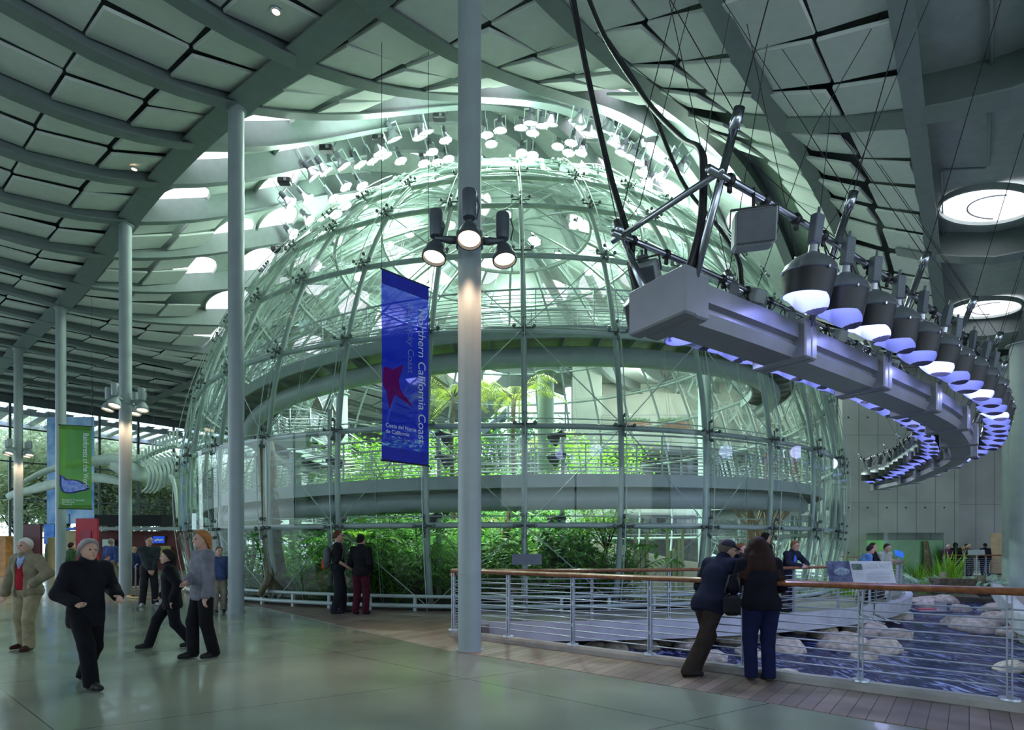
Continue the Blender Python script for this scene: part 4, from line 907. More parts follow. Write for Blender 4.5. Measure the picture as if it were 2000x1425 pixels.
for i, (px, py, w_, g) in enumerate(RK):
    Y = 2.2*FPX/(py+6-HY); s = w_/FPX*Y*(.47 if g != 's' else .52); p = Vector(((px-1000)/FPX*Y, Y+s*.5, -.62))
    o = rocks[i % 6]
    if o.name in USED: o = o.copy(); C.objects.link(o)
    else: USED.add(o.name)
    o.location = p+Vector((0, 0, s*.08)); o.scale = (s, s*1.1, s*(.62 if g != 'w' else .5)); o.rotation_euler = (rng.uniform(-.2, .2), rng.uniform(-.2, .2), rng.uniform(0, 6))
    tag(o, GN[g], 'rock', GN[g].replace('boulder', 'boulders', 1) if g != 'w' else None)
# ---------------------------------------------------------------- plants
def leaf(mb, c, d, up, L_, W_, droop=.25):
    d = d.normalized(); s = d.cross(up); s = s.normalized() if s.length > 1e-3 else d.orthogonal().normalized(); n = s.cross(d)
    m1 = c+d*L_*.45+n*L_*.05; e = c+d*L_-n*L_*droop
    mb.add([c, m1+s*W_/2-n*W_*.12, m1, m1-s*W_/2-n*W_*.12, e], [(0, 1, 2), (0, 2, 3), (1, 4, 2), (2, 4, 3)])
def frond(mb, base, az, L_, rise, droop, nl, ll, wl, stem_mb=None):
    h = Vector((math.cos(az), math.sin(az), 0)); pts = []
    for i in range(9): t = i/8; pts.append(base+h*(L_*t*(1-.15*t))+Vector((0, 0, rise*math.sin(t*PI*.55)-droop*t*t*L_)))
    (stem_mb or mb).tube(pts, [.014*(1-i/10) for i in range(9)], 4, False)
    s = Vector((-h.y, h.x, 0))
    for k in range(nl):
        t = .12+.86*k/nl; i = min(int(t*8), 7); f = t*8-i; p = pts[i].lerp(pts[i+1], f); tg = (pts[i+1]-pts[i]).normalized()
        l_ = ll*math.sin(PI*min(.97, .12+t*.85))
        for sg in (1, -1): leaf(mb, p, tg*.55+s*sg+Vector((0, 0, -.25)), Vector((0, 0, 1)), l_, wl, .2)
def fern_proto(name, n, L_, mt, seed, nl=16, ll=.28, wl=.05, rise=.7, droop=.35, trunk=0):
    r_ = np.random.default_rng(seed); t = thing(name, name.replace('_', ' '), 'plant'); mb = MB(); st_ = MB()
    for k in range(n): frond(mb, Vector((0, 0, trunk+.02)), 2*PI*k/n+r_.uniform(-.3, .3), L_*r_.uniform(.75, 1.1), rise*r_.uniform(.6, 1.4), droop*r_.uniform(.7, 1.3), nl, ll, wl, st_)
    mb.build('fronds', mt, t); 
    if trunk: st_.tube([(0, 0, 0), (.05, .03, trunk*.4), (-.03, .05, trunk*.75), (0, 0, trunk+.05)], [.12, .09, .075, .08], 10)
    st_.build('stems' if not trunk else 'trunk', M['bark'] if trunk else mt, t, True); return t
def shrub_proto(name, n, R_, H_, mt, seed, L_=.22, W_=.09):
    r_ = np.random.default_rng(seed); t = thing(name, name.replace('_', ' '), 'plant'); mb = MB(); st_ = MB()
    for k in range(8):
        e = Vector((*(r_.normal(0, R_*.45, 2)), H_*r_.uniform(.5, 1))); mid = e*.5+Vector((0, 0, .1*H_)); st_.tube([(0, 0, 0), mid, e], [.02, .014, .006], 5)
        for q in range(n//8):
            f = r_.uniform(.25, 1.05); c = (Vector((0, 0, 0)).lerp(mid, f*2) if f < .5 else mid.lerp(e, f*2-1))+Vector(r_.normal(0, R_*.16, 3)); d = Vector((*r_.normal(0, 1, 2), r_.uniform(-.2, .7)))
            leaf(mb, c, d, Vector((0, 0, 1)), L_*r_.uniform(.7, 1.3), W_*r_.uniform(.7, 1.3), .3)
    mb.build('foliage', mt, t); st_.build('stems', M['bark'], t, True); return t
def tree_proto(name, n, R_, H_, mt, seed, L_=.2, W_=.1, trunk=.09, flat=.5, low=.45):
    r_ = np.random.default_rng(seed); t = thing(name, name.replace('_', ' '), 'tree'); mb = MB(); st_ = MB()
    top = Vector((r_.normal(0, .15), r_.normal(0, .15), H_*low)); st_.tube([(0, 0, 0), top*.5+Vector((.05, .03, 0)), top], [trunk, trunk*.8, trunk*.65], 9)
    cl = []
    for k in range(14):
        a = 2*PI*k/14+r_.uniform(-.3, .3); rr = R_*r_.uniform(.25, .85); e = Vector((rr*math.cos(a), rr*math.sin(a), H_*(low+(1-low)*r_.uniform(.35, .95)))); m_ = top.lerp(e, .5)+Vector((0, 0, .1*R_))
        st_.tube([top, m_, e], [trunk*.45, trunk*.25, trunk*.1], 5); cl.append(e); cl.append(m_)
    for q in range(n):
        e = cl[r_.integers(len(cl))]; c = e+Vector((r_.normal(0, R_*.2), r_.normal(0, R_*.2), r_.normal(0, R_*.2*flat))); leaf(mb, c, Vector((*r_.normal(0, 1, 2), r_.uniform(-.5, .5))), Vector((0, 0, 1)), L_*r_.uniform(.7, 1.3), W_*r_.uniform(.7, 1.3), .3)
    mb.build('foliage', mt, t); st_.build('trunk', M['bark'], t, True); return t
fernA = fern_proto('tree_fern', 11, 1.25, M['leaf_dark'], 1); fernB = fern_proto('bright_fern', 9, 1.0, M['leaf_mid'], 2, 14, .22, .05)
areca = fern_proto('areca_palm', 10, 1.6, M['leaf_mid'], 3, 18, .42, .05, 1.5, .25); yelp = fern_proto('golden_palm', 8, 1.5, M['leaf_yel'], 4, 18, .46, .04, 1.1, .35)
shA = shrub_proto('broadleaf_shrub', 260, .9, 1.5, M['leaf_mid'], 5, .26, .11); shB = shrub_proto('dark_shrub', 260, .9, 1.4, M['leaf_dark'], 6, .24, .10); shC = shrub_proto('lime_shrub', 240, .9, 1.5, M['leaf_lime'], 7, .22, .10)
phil = shrub_proto('big_leaf_plant', 70, .8, 1.2, M['leaf_lime'], 8, .5, .3)
treeL = tree_proto('lime_leaf_tree', 1500, 1.9, 5.6, M['leaf_lime'], 9, .2, .11); treeD = tree_proto('forest_tree', 1500, 1.9, 5.2, M['leaf_mid'], 10, .22, .11)
protos = [(fernA, 'dark green fern'), (fernB, 'mid green fern'), (areca, 'feathery green palm clump'), (shA, 'leafy green shrub'), (shB, 'dark leafy shrub'), (shC, 'lime green shrub'), (phil, 'lime plant with big leaves'), (yelp, 'yellow green palm clump')]
def plant_at(x, y, z, k, s, where):
    pr, nm = protos[k]; lb = f'{nm} in the undergrowth {where}'
    place(pr, (x, y, z), rz=rng.uniform(0, 6), sc_=s, label=lb, group=lb)
rg = np.random.default_rng(21)
for az0, az1, n, where, ks, hs in ((-62, -38, 20, 'at the left foot of the glass sphere', (0, 1, 3, 4, 2, 6), 1.0), (-36, -3, 52, 'left of the near column', (0, 0, 1, 2, 2, 3, 4, 4, 5, 6, 1), 1.0), (-3, 15.5, 30, 'right of the near column', (0, 1, 3, 3, 4, 5, 2, 7, 6), .95)):
    for q in range(n):
        az = rg.uniform(az0, az1); rr = rg.choice([12.5, 12.0, 11.3, 10.3, 9.2, 8.0, 6.5]); x, y = SX+rr*math.sin(math.radians(az)), SY-rr*math.cos(math.radians(az))
        z = .05+max(0, (12.4-rr))*.22; k = int(rg.choice(ks)); plant_at(x, y, z, k, hs*rg.uniform(.8, 1.35)*(.8 if rr > 12.2 else 1.1), where)
# rising mound inside so that far plants stand on soil
mo = MB(); vs = []
for i in range(13):
    for k in range(36): rr = 12.9*(1-i/12); a = 2*PI*k/36; vs.append((SX+rr*math.cos(a), SY+rr*math.sin(a), .03+max(0, min(12.4-rr, 8))*.21+.1*math.sin(3*a+i)*(i > 1)))
mo.add(vs, [(i*36+k, i*36+(k+1) % 36, (i+1)*36+(k+1) % 36, (i+1)*36+k) for i in range(12) for k in range(36)]); struct('terrain_mound', mo, M['soil'], True, label='soil mound under the forest')
for px, py, Y, s, k, lb in ((785, 905, 19, 1.05, 0, 'lime green tree seen through the sheer blue banner'), (715, 925, 20.5, .8, 0, 'low lime tree behind the lower ramp railing'), (870, 900, 21, .95, 0, 'lime tree just left of the tall near column'), (680, 905, 23, .9, 1, 'mid green tree behind the floodlight post'), (1150, 905, 19.5, .95, 0, 'lime green tree right of the stout column, above the lower ramp'), (1210, 925, 22, .75, 0, 'small lime tree in front of the concrete pillar'), (950, 945, 24, .9, 1, 'mid green tree just right of the tall near column'), (1180, 1010, 15.8, .58, 0, 'bright leafy young tree under the lower ramp on the right'), (1120, 1015, 16.5, .55, 1, 'young tree under the lower ramp beside the floodlight post'), (760, 1010, 17, .5, 1, 'young tree beneath the lower ramp left of the banner')):
    pr = treeL if k == 0 else treeD; top = P(px, py-45, Y).z; zz = top/5.6; place(pr, (P(px, py, Y).x, Y, .1), rz=rng.uniform(0, 6), sc_=(s*1.0, s*1.0, zz), label=lb)
palm = fern_proto('palm_tree', 13, 2.1, M['leaf_yel'], 12, 24, .50, .038, .9, .5, trunk=6.0)
place(palm, (P(1003, 0, 19.5).x, 19.5, .6), label='tall slim palm with drooping yellow green fronds right of the near column')
place(palm, (P(1085, 0, 25).x, 25, .2), rz=2, sc_=.95, label='second palm with drooping fronds behind the stout column')
place(palm, (P(885, 0, 18.5).x, 18.5, .3), rz=1, sc_=(.9, .9, 1.02), label='slim palm partly hidden by the tall near column')
def trunk(label, pts, rs, mt, name='bare_tree'):
    t = thing(name, label, 'tree', pts[0]); mb = MB(); m_ = []
    for i in range(len(pts)-1):
        for k in range(5): m_.append(Vector(pts[i]).lerp(Vector(pts[i+1]), k/5))
    m_.append(Vector(pts[-1])); rr = [rs[0]+(rs[-1]-rs[0])*i/len(m_)+.03*math.sin(i*1.7) for i in range(len(m_))]; mb.tube(m_, rr, 14)
    for q in range(3): a = q*2.1; mb.tube([m_[0]+Vector((math.cos(a)*rs[0]*2, math.sin(a)*rs[0]*2, 0)), m_[0]+Vector((math.cos(a)*rs[0]*.8, math.sin(a)*rs[0]*.8, .5)), m_[6]], [rs[0]*.3, rs[0]*.4, rs[0]*.4], 7)
    mb.build('trunk', mt, t, True); mb = MB()
    for k in range(60): j = rng.integers(2, len(m_)-1); leaf(mb, m_[j]+Vector(rng.normal(0, .12, 3)), Vector(rng.normal(0, 1, 3)), Vector((0, 0, 1)), .3, .1)
    mb.build('clinging_leaves', M['leaf_mid'], t); return t
trunk('thick mossy tree trunk rising through the lower ramp at the left of the sphere', [P(540, 1160, 15.2), P(528, 1020, 15.6), P(520, 860, 16.0)], [.26, .22], M['barkmoss'])
trunk('bare branching trunk behind the small grey sign plate', [P(985, 1120, 16), P(990, 1030, 16), P(1000, 960, 16.5)], [.12, .07], M['bark'])
# bamboo stakes and reader stands on the right inside the sphere
M['stake'] = mat('pale_stake', (.52, .60, .30), .6, 0, .1)
for lb, px, Y, st_ in (('group of pale green stakes with a panel, inside the sphere right of the undergrowth', 1255, 15.1, ((-14, 1050), (-8, 1080), (-1, 1062), (9, 1042))), ('taller group of pale green stakes behind the leaning man', 1318, 15.4, ((-15, 1032), (-3, 1072), (8, 1052), (15, 1030)))):
    t = thing('stake_exhibit', lb, 'exhibit', (P(px, 0, Y).x, Y, .05))
    for dx, yt in st_: p = P(px+dx, yt, Y); mb = MB(); mb.box((p.x, Y, p.z/2+.02), (.07, .05, p.z)); mb.build('stake', M['stake'], t)
    a = P(px-10, 1075, Y); b = P(px+9, 1125, Y); mb = MB(); mb.box(((a.x+b.x)/2, Y+.05, (a.z+b.z)/2), (b.x-a.x, .03, a.z-b.z)); mb.build('panel', M['stake'], t)
t = thing('bamboo_bundle', 'bundle of tall tan bamboo canes in the right of the glass sphere', 'bamboo', (P(1490, 0, 19).x, 19, .1)); mb = MB()
for k in range(26): x = P(1490+rng.normal(0, 14), 0, 19).x; mb.tube([(x, 19+rng.normal(0, .3), .1), (x+rng.normal(0, .15), 19, 1.6), (x+rng.normal(0, .5), 19, 3.0)], .03, 5)
mb.build('canes', mat('cane', (.32, .22, .10), .6, 0, .3), t)
# ---------------------------------------------------------------- restaurant levels seen behind the sphere
M['counter'] = mat('blue_counter', (.08, .13, .30), .5); M['redboard'] = mat('red_board', (.42, .03, .02), .5)
for k, (px, w_, z) in enumerate(((1230, 60, 5.0), (1310, 60, 5.0), (1410, 80, 5.0), (1500, 60, 5.0))):
    Y = 43.2; x = P(px, 0, Y).x; t = thing('serving_counter', f'blue fronted counter on the gallery behind the sphere, {("first", "second", "third", "fourth")[k]} from the concrete pillar', 'counter', (x, Y, 4.95))
    mb = MB(); mb.box((x, Y, 5.45), (w_/FPX*Y, .8, 1)); mb.build('front', M['counter'], t); mb = MB(); mb.box((x, Y-.05, 6.0), (w_/FPX*Y+.2, 1, .08)); mb.build('top', M['alu'], t)
for px, lb in ((1568, 'tall red scaffold display panel at the right end of the gallery'), (1520, 'short red display panel beside the tall red one')):
    Y = 40.8; a = P(px-11, 832 if px > 1540 else 880, Y); t = thing('red_display', lb, 'display panel', (a.x, Y, 5)); hh = a.z-5; mb = MB(); mb.box((a.x+.4, Y+1.5, 5+hh/2), (.8, .12, hh)); mb.build('panel', M['redboard'], t)
    mb = MB()
    for dx in (-.3, 1.1): mb.box((a.x+dx, Y+1.5, 5+hh/2+.3), (.12, .12, hh+.6))
    mb.build('stakes', M['stake'], t)
for k in range(9):
    x = 8+1.9*k; t = thing('cafe_lamp', 'small warm pendant lamp over the gallery counters', 'pendant lamp', (x, 43.5, 8.1), 0, 'pendant lamps over the gallery counters'); mb = MB(); mb.lathe([(.04, .3), (.22, 0), (.2, 0)], 12, Matrix.Translation((x, 43.5, 8.1))); mb.tube([(x, 43.5, 8.4), (x, 43.5, 8.95)], .015, 4); mb.build('shade', M['lampgrey'], t); mb = MB(); mb.lathe([(.001, .05), (.16, .05)], 12, Matrix.Translation((x, 43.5, 8.1))); mb.build('bulb', M['lens_warm'], t)
# ---------------------------------------------------------------- trees outdoors
outT = tree_proto('outdoor_tree', 4200, 3.6, 9.5, M['leaf_out'], 31, .42, .26, .16, .9, .25)
for q in range(46):
    s_ = 10+(q % 23)*2.3+rng.uniform(-.6, .6); w_ = (-53 if q < 23 else -59)-rng.uniform(0, 3); p = WS(w_, s_); lb = 'pale green tree outside the tall glazed side wall'
    place(outT, (p.x, p.y, -.2), rz=rng.uniform(0, 6), sc_=rng.uniform(.85, 1.1)*(1 if q < 23 else 1.2), label=lb, group='trees outside the glazed side wall')
outG = tree_proto('garden_tree', 3000, 3.0, 11, M['leaf_mid'], 32, .45, .28, .16, .9, .2)
for x, y, s in ((-5.2, 52.2, 1.1), (-2.3, 53.4, 1.2), (.5, 52, 1.1), (3.2, 53, 1.15), (-4, 58, 1.4), (2, 58, 1.4)):
    place(outG, (x, y, 0), rz=rng.uniform(0, 6), sc_=s, label='dense green tree right outside the window behind the glass sphere', group='trees outside the window behind the sphere')
cn = MB()
for q in range(60): p = WS(-51.5, 4+q*1.0); cn.box((p.x, p.y, 10.6), (6.4, .5, .07), math.atan2(-.63, .777))
for w_ in (-49, -54.5): a, b = WS(w_, 3), WS(w_, 63); cn.box(((a.x+b.x)/2, (a.y+b.y)/2, 10.45), (60, .25, .3), math.atan2(.777, .63))
struct('ceiling_canopy', cn, mat('canopy_white', (.70, .70, .76), .6), label='slatted pale canopy outside the glazed side wall')
# ---------------------------------------------------------------- whale skeleton
YW = 29.5
wh = thing('whale_skeleton', 'pale whale skeleton with long jaws and ribs hanging behind the green banner', 'skeleton', P(300, 890, YW))
def bone(pts, rs, name, n=10, sq=None, Y=YW):
    mb = MB(); q = [P(a[0], a[1], Y+(a[2] if len(a) > 2 else 0)) for a in pts]; f = []; fr_ = []
    for i in range(len(q)-1):
        a0, b0, c0_, d0 = q[max(i-1, 0)], q[i], q[i+1], q[min(i+2, len(q)-1)]
        for k in range(5):
            t = k/5; f.append(.5*((2*b0)+(-a0+c0_)*t+(2*a0-5*b0+4*c0_-d0)*t*t+(-a0+3*b0-3*c0_+d0)*t**3)); fr_.append(rs[i]+(rs[i+1]-rs[i])*t)
    f.append(q[-1]); fr_.append(rs[-1]); mb.tube(f, fr_, n, True, sq); return mb.build(name, M['bone'], wh, True)
bone(((28, 952), (70, 928), (115, 912), (170, 902), (225, 898), (262, 908)), (.06, .16, .22, .30, .42, .30), 'upper_jaw', 12, (.75, 1.2))
bone(((15, 971), (35, 962), (80, 953), (130, 942), (190, 934), (245, 944)), (.16, .20, .17, .17, .20, .14), 'lower_jaw', 12, (1.1, .6))
bone(((30, 964, 1.4), (80, 948, 1.6), (130, 937, 1.6), (190, 930, 1.4), (240, 940, 1)), (.12, .15, .15, .16, .12), 'lower_jaw', 12, (1.1, .6))
bone(((226, 905), (250, 915), (272, 925), (282, 936)), (.40, .46, .42, .2), 'skull', 14, (1, 1))
for i in range(13):
    t = i/12; x = 262+82*t; y = 906-36*t**.9-4*math.sin(t*3); c = P(x, y, YW+.3*t); mb = MB(); mb.lathe([(.001, -.10), (.13, -.10), (.11, 0), (.13, .10), (.001, .10)], 10, Matrix.Translation(c) @ Matrix.Rotation(PI/2, 4, 'Y'))
    hgt = .25+.55*t; mb.box(c+Vector((.05, 0, hgt/2+.08)), (.10, .05, hgt)); mb.box(c, (.08, .5, .06)); mb.build('vertebra', M['bone'], wh)
for i in range(9):
    x = 275+7.5*i; y0 = 900-2.2*i; L_ = 70-3*abs(i-3)
    for s in (-1, 1): bone(((x, y0, .1*s), (x+10, y0+8, .9*s), (x+18, y0+L_*.45, 1.25*s), (x+14, y0+L_*.8, .9*s), (x+2, y0+L_, .45*s)), (.05, .075, .08, .07, .03), 'rib', 7)
mb = MB(); q = [P(a, b, YW-1.1) for a, b in ((302, 905), (318, 893), (334, 892), (338, 905), (333, 920), (326, 930), (318, 922), (308, 918))]; n_ = len(q); mb.add(q+[p+Vector((0, .08, 0)) for p in q], [tuple(range(n_)), tuple(range(2*n_-1, n_-1, -1))]+[(i, n_+i, n_+(i+1) % n_, (i+1) % n_) for i in range(n_)]); mb.build('shoulder_blade', M['bone'], wh)
bone(((332, 925, -1.1), (340, 945, -1.2), (345, 975, -1.3), (346, 1012, -1.3)), (.14, .10, .09, .04), 'flipper', 9)
for px in (60, 180, 300): a = P(px, 900, YW); mb = MB(); mb.tube([a, (a.x, a.y, hroof(a.x, a.y)+.1)], .008, 4); mb.build('hanging_wire', M['dark'], wh)
# ---------------------------------------------------------------- exhibits along the left side
def panel_box(px0, py0, px1, py1, Y, name, label, cat, mt, th=.15, rz=0, floor_=True):
    a, b = P(px0, py0, Y), P(px1, py1, Y); z0 = 0 if floor_ else b.z; t = thing(name, label, cat, ((a.x+b.x)/2, Y, z0)); mb = MB(); mb.bbox(((a.x+b.x)/2, Y+th/2, (a.z+z0)/2), (b.x-a.x, th, a.z-z0), .02); mb.build('board', mt, t); return t, a, b
M['maroon'] = mat('maroon_wall', (.10, .018, .015), .7); M['crimson'] = mat('crimson_panel', (.42, .01, .03), .55); M['mapblue'] = mat('blue_map', (.02, .12, .62), .5, 0, .5, 2.5, col2=(.05, .3, .8)); M['tan'] = mat('tan_board', (.42, .36, .17), .7, 0, .1); M['orange'] = mat('orange_wood', (.38, .19, .06), .6, 0, .2)
st = MB(); a, b = P(188, 1037, 36), P(420, 1100, 36); st.box(((a.x+b.x)/2, 36.2, 1.25), (b.x-a.x, .3, 2.5)); struct('wall_exhibit', st, M['maroon'], label='low maroon exhibit wall')
st = MB(); a, b = P(188, 1029, 35.8), P(352, 1035, 35.8); st.box(((a.x+b.x)/2, 35.8, (a.z+b.z)/2), (b.x-a.x, .4, a.z-b.z)); struct('trim_exhibit', st, M['column'])
st = MB(); a, b = P(190, 1006, 38), P(326, 1026, 38); st.box(((a.x+b.x)/2, 38, (a.z+b.z)/2), (b.x-a.x, 1.2, a.z-b.z)); struct('beam_exhibit', st, M['void'])
t, a, b = panel_box(147, 1012, 190, 1112, 31, 'exhibit_banner_stand', 'bright crimson exhibit panel standing behind the blurred dark figure', 'exhibit panel', M['crimson']); mb = MB(); mb.box(P(168, 1052, 30.98)-Vector((0, .02, 0)), (.55, .01, .9)); mb.build('printed_block', mat('crimson_dark', (.30, .01, .05), .5), t)
panel_box(42, 1023, 79, 1108, 30, 'exhibit_banner_stand', 'dark maroon exhibit panel behind the white haired man', 'exhibit panel', mat('dark_maroon', (.07, .008, .012), .5))
panel_box(85, 1023, 106, 1062, 32.5, 'blue_map', 'bright blue map panel left of the thin far column', 'exhibit panel', M['mapblue'], floor_=False)
panel_box(106, 1036, 147, 1112, 34, 'tan_display', 'tan display board between the thin far column and the crimson panel', 'exhibit panel', M['tan'])
panel_box(92, 1049, 108, 1112, 30.5, 'tan_display', 'low tan plinth in front of the blue map panel', 'exhibit panel', M['tan'])
panel_box(-40, 1046, 11, 1108, 29, 'wooden_kiosk', 'orange wooden kiosk at the left edge', 'kiosk', M['orange'], .5)
panel_box(127, 1030, 147, 1035, 33.8, 'map_strip', 'thin blue strip above the tan display board', 'exhibit panel', M['mapblue'], floor_=False)
def screen(px0, py0, px1, py1, Y, label, frame, face, marks=None):
    a, b = P(px0, py0, Y), P(px1, py1, Y); t = thing('display_screen', label, 'screen', ((a.x+b.x)/2, Y, b.z)); mb = MB(); mb.bbox(((a.x+b.x)/2, Y+.06, (a.z+b.z)/2), (b.x-a.x, .1, a.z-b.z), .01); mb.build('frame', frame, t); mb = MB(); mb.box(((a.x+b.x)/2, Y, (a.z+b.z)/2), ((b.x-a.x)*.92, .02, (a.z-b.z)*.9)); mb.build('face', face, t)
    if marks: mb = MB(); [mb.ball(P(x, y, Y-.02), (.10, .01, .06), 8, 5) for x, y in marks]; mb.build('picture_marks', white, t)
screen(298, 1046, 322, 1061, 35.9, 'blue lit screen with white shapes on the maroon wall', M['dark'], emat('screen_blue', (.03, .12, .9), .55), ((304, 1055), (308, 1053), (312, 1055), (316, 1054)))
screen(199, 1052, 224, 1068, 35.8, 'pale picture screen on the maroon wall left of the lamp column', M['dark'], emat('screen_pale', (.3, .5, .45), .4))
screen(313, 1066, 332, 1098, 35.7, 'yellow framed forest picture on the maroon wall', M['tan'], mat('forest_picture', (.10, .12, .02), .6, 0, .5, 6, col2=(.45, .42, .08)))
screen(265, 1070, 284, 1084, 35.8, 'small black screen with a light frame near the lamp column', M['tan'], M['void'])
t = thing('queue_stand', 'grey metal stand with curved tan base beside the standing man', 'stand', floorpt(270, 1163)); p0 = floorpt(270, 1163); mb = MB()
for dx in (-.08, .12): mb.tube([p0+Vector((dx, 0, 0)), p0+Vector((dx, 0, .95)), p0+Vector((dx+.12, -.1, 1.0))], .022, 6)
mb.build('posts', M['railsteel'], t, True); mb = MB(); mb.tube([p0+Vector((-.15, 0, .03)), p0+Vector((0, -.5, .03)), p0+Vector((.4, -.9, .03)), p0+Vector((.9, -1.1, .03))], .03, 6); mb.build('base_hoop', M['tan'], t, True)
t = thing('information_column', 'dark upright display slab with pale edge beside the left foot of the sphere', 'display', floorpt(415, 1160)); p0 = P(415, 1095, 17.5); mb = MB(); mb.box((p0.x, 17.5, 1.1), (.75, .15, 2.2)); mb.build('slab', mat('slab_dark', (.04, .06, .05), .5), t); mb = MB(); mb.box((p0.x+.42, 17.5, 1.1), (.06, .2, 2.2)); mb.build('edge', M['alu2'], t)
# ---------------------------------------------------------------- signs
def P_on(px, py, Y): return P(px, py, Y)
Ys = 6.75; a, b = P(1622, 1096, Ys), P(1748, 1138, Ys); dxs = Vector((1, .0, 0))
t = thing('graphic_sign', 'tilted reader sign with photograph and lettering fixed beside the near handrail', 'sign', ((a.x+b.x)/2, Ys, 1.0))
tl = Vector((0, .35, 1)).normalized(); ex = Vector((1, -.05, 0)).normalized(); Rm = Matrix((ex, tl.cross(ex)*-1, tl)).transposed(); Rm = Matrix((ex, tl.cross(ex), tl)).transposed()
def plate(px0, px1, mt, nm, lift=0, z0=None, z1=None, parent=None):
    q0, q1 = P(px0, 1138, Ys), P(px1, 1096, Ys); zc0 = q0.z if z0 is None else z0; zc1 = q1.z if z1 is None else z1
    c = Vector(((q0.x+q1.x)/2, Ys, (zc0+zc1)/2)); c.y += (c.z-q0.z)*.35-lift; mb = MB(); mb.box(c, (q1.x-q0.x, .012, (zc1-zc0)*1.06), 0, Rm); return mb.build(nm, mt, parent or t)
photo = plate(1622, 1666, mat('photo_blue', (.04, .05, .14), .4, 0, .5, 12, col2=(.16, .19, .34)), 'photo_panel')
mb = MB(); c = P(1644, 1116, Ys-.035); mb.ball(c, (.095, .006, .05), 16, 8, ); mb.build('dome_photo', mat('photo_dome', (.20, .27, .42), .4, 0, .5, 30), photo)
wp = plate(1666, 1748, mat('sign_white', (.62, .62, .74), .45, 0, .02), 'text_panel', .004); zt = P(0, 1101, Ys).z; zb_ = P(0, 1112, Ys).z
plate(1671, 1688, mat('thumb_photo', (.04, .06, .08), .5, 0, .6, 40, col2=(.16, .26, .20)), 'thumbnail', .018, zb_, zt, wp)
gy_ = mat('grey_ink', (.36, .40, .46), .6)
o0 = P(1692, 1105.5, Ys-.035); text('Using Sunlight', .052, o0+Vector((0, 0, 0)), ex, tl, mat('pale_ink', (.40, .46, .50), .6), wp); o0 = P(1692, 1111, Ys-.033); text('to the Max', .052, o0, ex, tl, bpy.data.materials['pale_ink'], wp)
mb = MB()
for k in range(7): c = P(1716, 1116+2.8*k, Ys-.025+.0*k); mb.box(c, (.27 if k else .18, .002, .004), 0, Rm)
for k in range(5): c = P(1679, 1116+3*k, Ys-.02); mb.box(c, (.09, .002, .003), 0, Rm)
mb.build('text_lines', gy_, wp)
mb = MB()
for px in (1684, 1712): q = P(px, 1140, Ys); mb.tube([q+Vector((0, 0, .02)), Vector((q.x, Ys+.05, .75)), Vector((q.x, 6.35, .70))], .014, 6)
mb.build('support_arms', M['chrome'], t, True)
t = thing('sign_plate', 'small grey sign plate on a slim stem beside the far handrail, seen from behind', 'sign', (P(1029, 0, 11.7).x, 11.7, 0)); x = P(1029, 0, 11.7).x
mb = MB(); mb.box((x, 11.7, P(0, 1092, 11.7).z), (.62, .03, .225), 0, Matrix.Rotation(-.15, 3, 'X')); mb.build('plate', mat('plate_grey', (.10, .12, .16), .5), t); mb = MB(); mb.tube([(x, 11.72, .02), (x, 11.72, 1.25)], .016, 6); mb.lathe([(.001, .03), (.09, .03), (.09, .01)], 12, Matrix.Translation((x, 11.72, 0))); mb.build('stem', M['railsteel'], t, True)
t = thing('sign_plate', 'small grey sign plate on a stem behind the far visitors railing', 'sign', (P(1907, 0, 27.4).x, 27.4, 0)); x = P(1907, 0, 27.4).x
mb = MB(); mb.box((x, 27.4, P(0, 1078, 27.4).z), (.8, .03, .25), 0, Matrix.Rotation(-.15, 3, 'X')); mb.build('plate', M['alu2'], t); mb = MB(); mb.tube([(x, 27.4, .02), (x, 27.4, 1.2)], .02, 6); mb.build('stem', M['railsteel'], t)
t = thing('reader_board', 'bright blue tilted reader board in front of the green tank', 'sign', P(1755, 1090, 24)); c = P(1756, 1081, 24); mb = MB(); mb.box(c, (.34, .02, .3), 0, Matrix.Rotation(-.5, 3, 'X') @ Matrix.Rotation(.3, 3, 'Y')); mb.build('board', M['mapblue'], t); mb = MB(); mb.tube([c, (c.x, 24.1, .0)], .02, 6); mb.build('stem', M['railsteel'], t)
t = thing('plywood_screen', 'plain tan board standing against the far wall by the edge column', 'board', (P(1947, 0, 29).x, 29, 0)); mb = MB(); mb.box((P(1949, 0, 29).x, 29, 1.1), (.75, .06, 2.25)); mb.build('board', mat('plywood', (.55, .40, .24), .7, 0, .1), t); mb = MB(); mb.box((P(1949, 0, 29).x, 29.2, .1), (.8, .5, .1)); mb.build('foot', M['dark'], t)
# ---------------------------------------------------------------- tank and reed bed
YT = 28.6; a, b = P(1726, 1040, YT), P(1843, 1128, YT); cx = (a.x+b.x)/2; wd = b.x-a.x
t = thing('swamp_tank', 'big clear tank of bright green water with a drowned stump beyond the reeds', 'tank', (cx, YT, 0))
mb = MB(); mb.box((cx, YT+1.1, 1.12), (wd, 2.2, 2.24)); mb.build('acrylic_walls', glassmat('acrylic', (.97, .98, 1), 1.0, .10, .02), t)
mb = MB(); mb.box((cx, YT+1.1, .95), (wd*.99, 2.15, 1.82)); mb.build('green_water', mat('algae_water', (.22, .52, .20), .25, 0, .25, .8, col2=(.30, .62, .28)), t)
mb = MB(); mb.tube([P(1811, 1128, YT-.15), P(1812, 1090, YT-.15), P(1808, 1056, YT-.1)], [.22, .17, .10], 10); mb.build('stump', M['bark'], t, True)
rd = thing('reed_clump', 'reeds', 'reeds'); mb = MB()
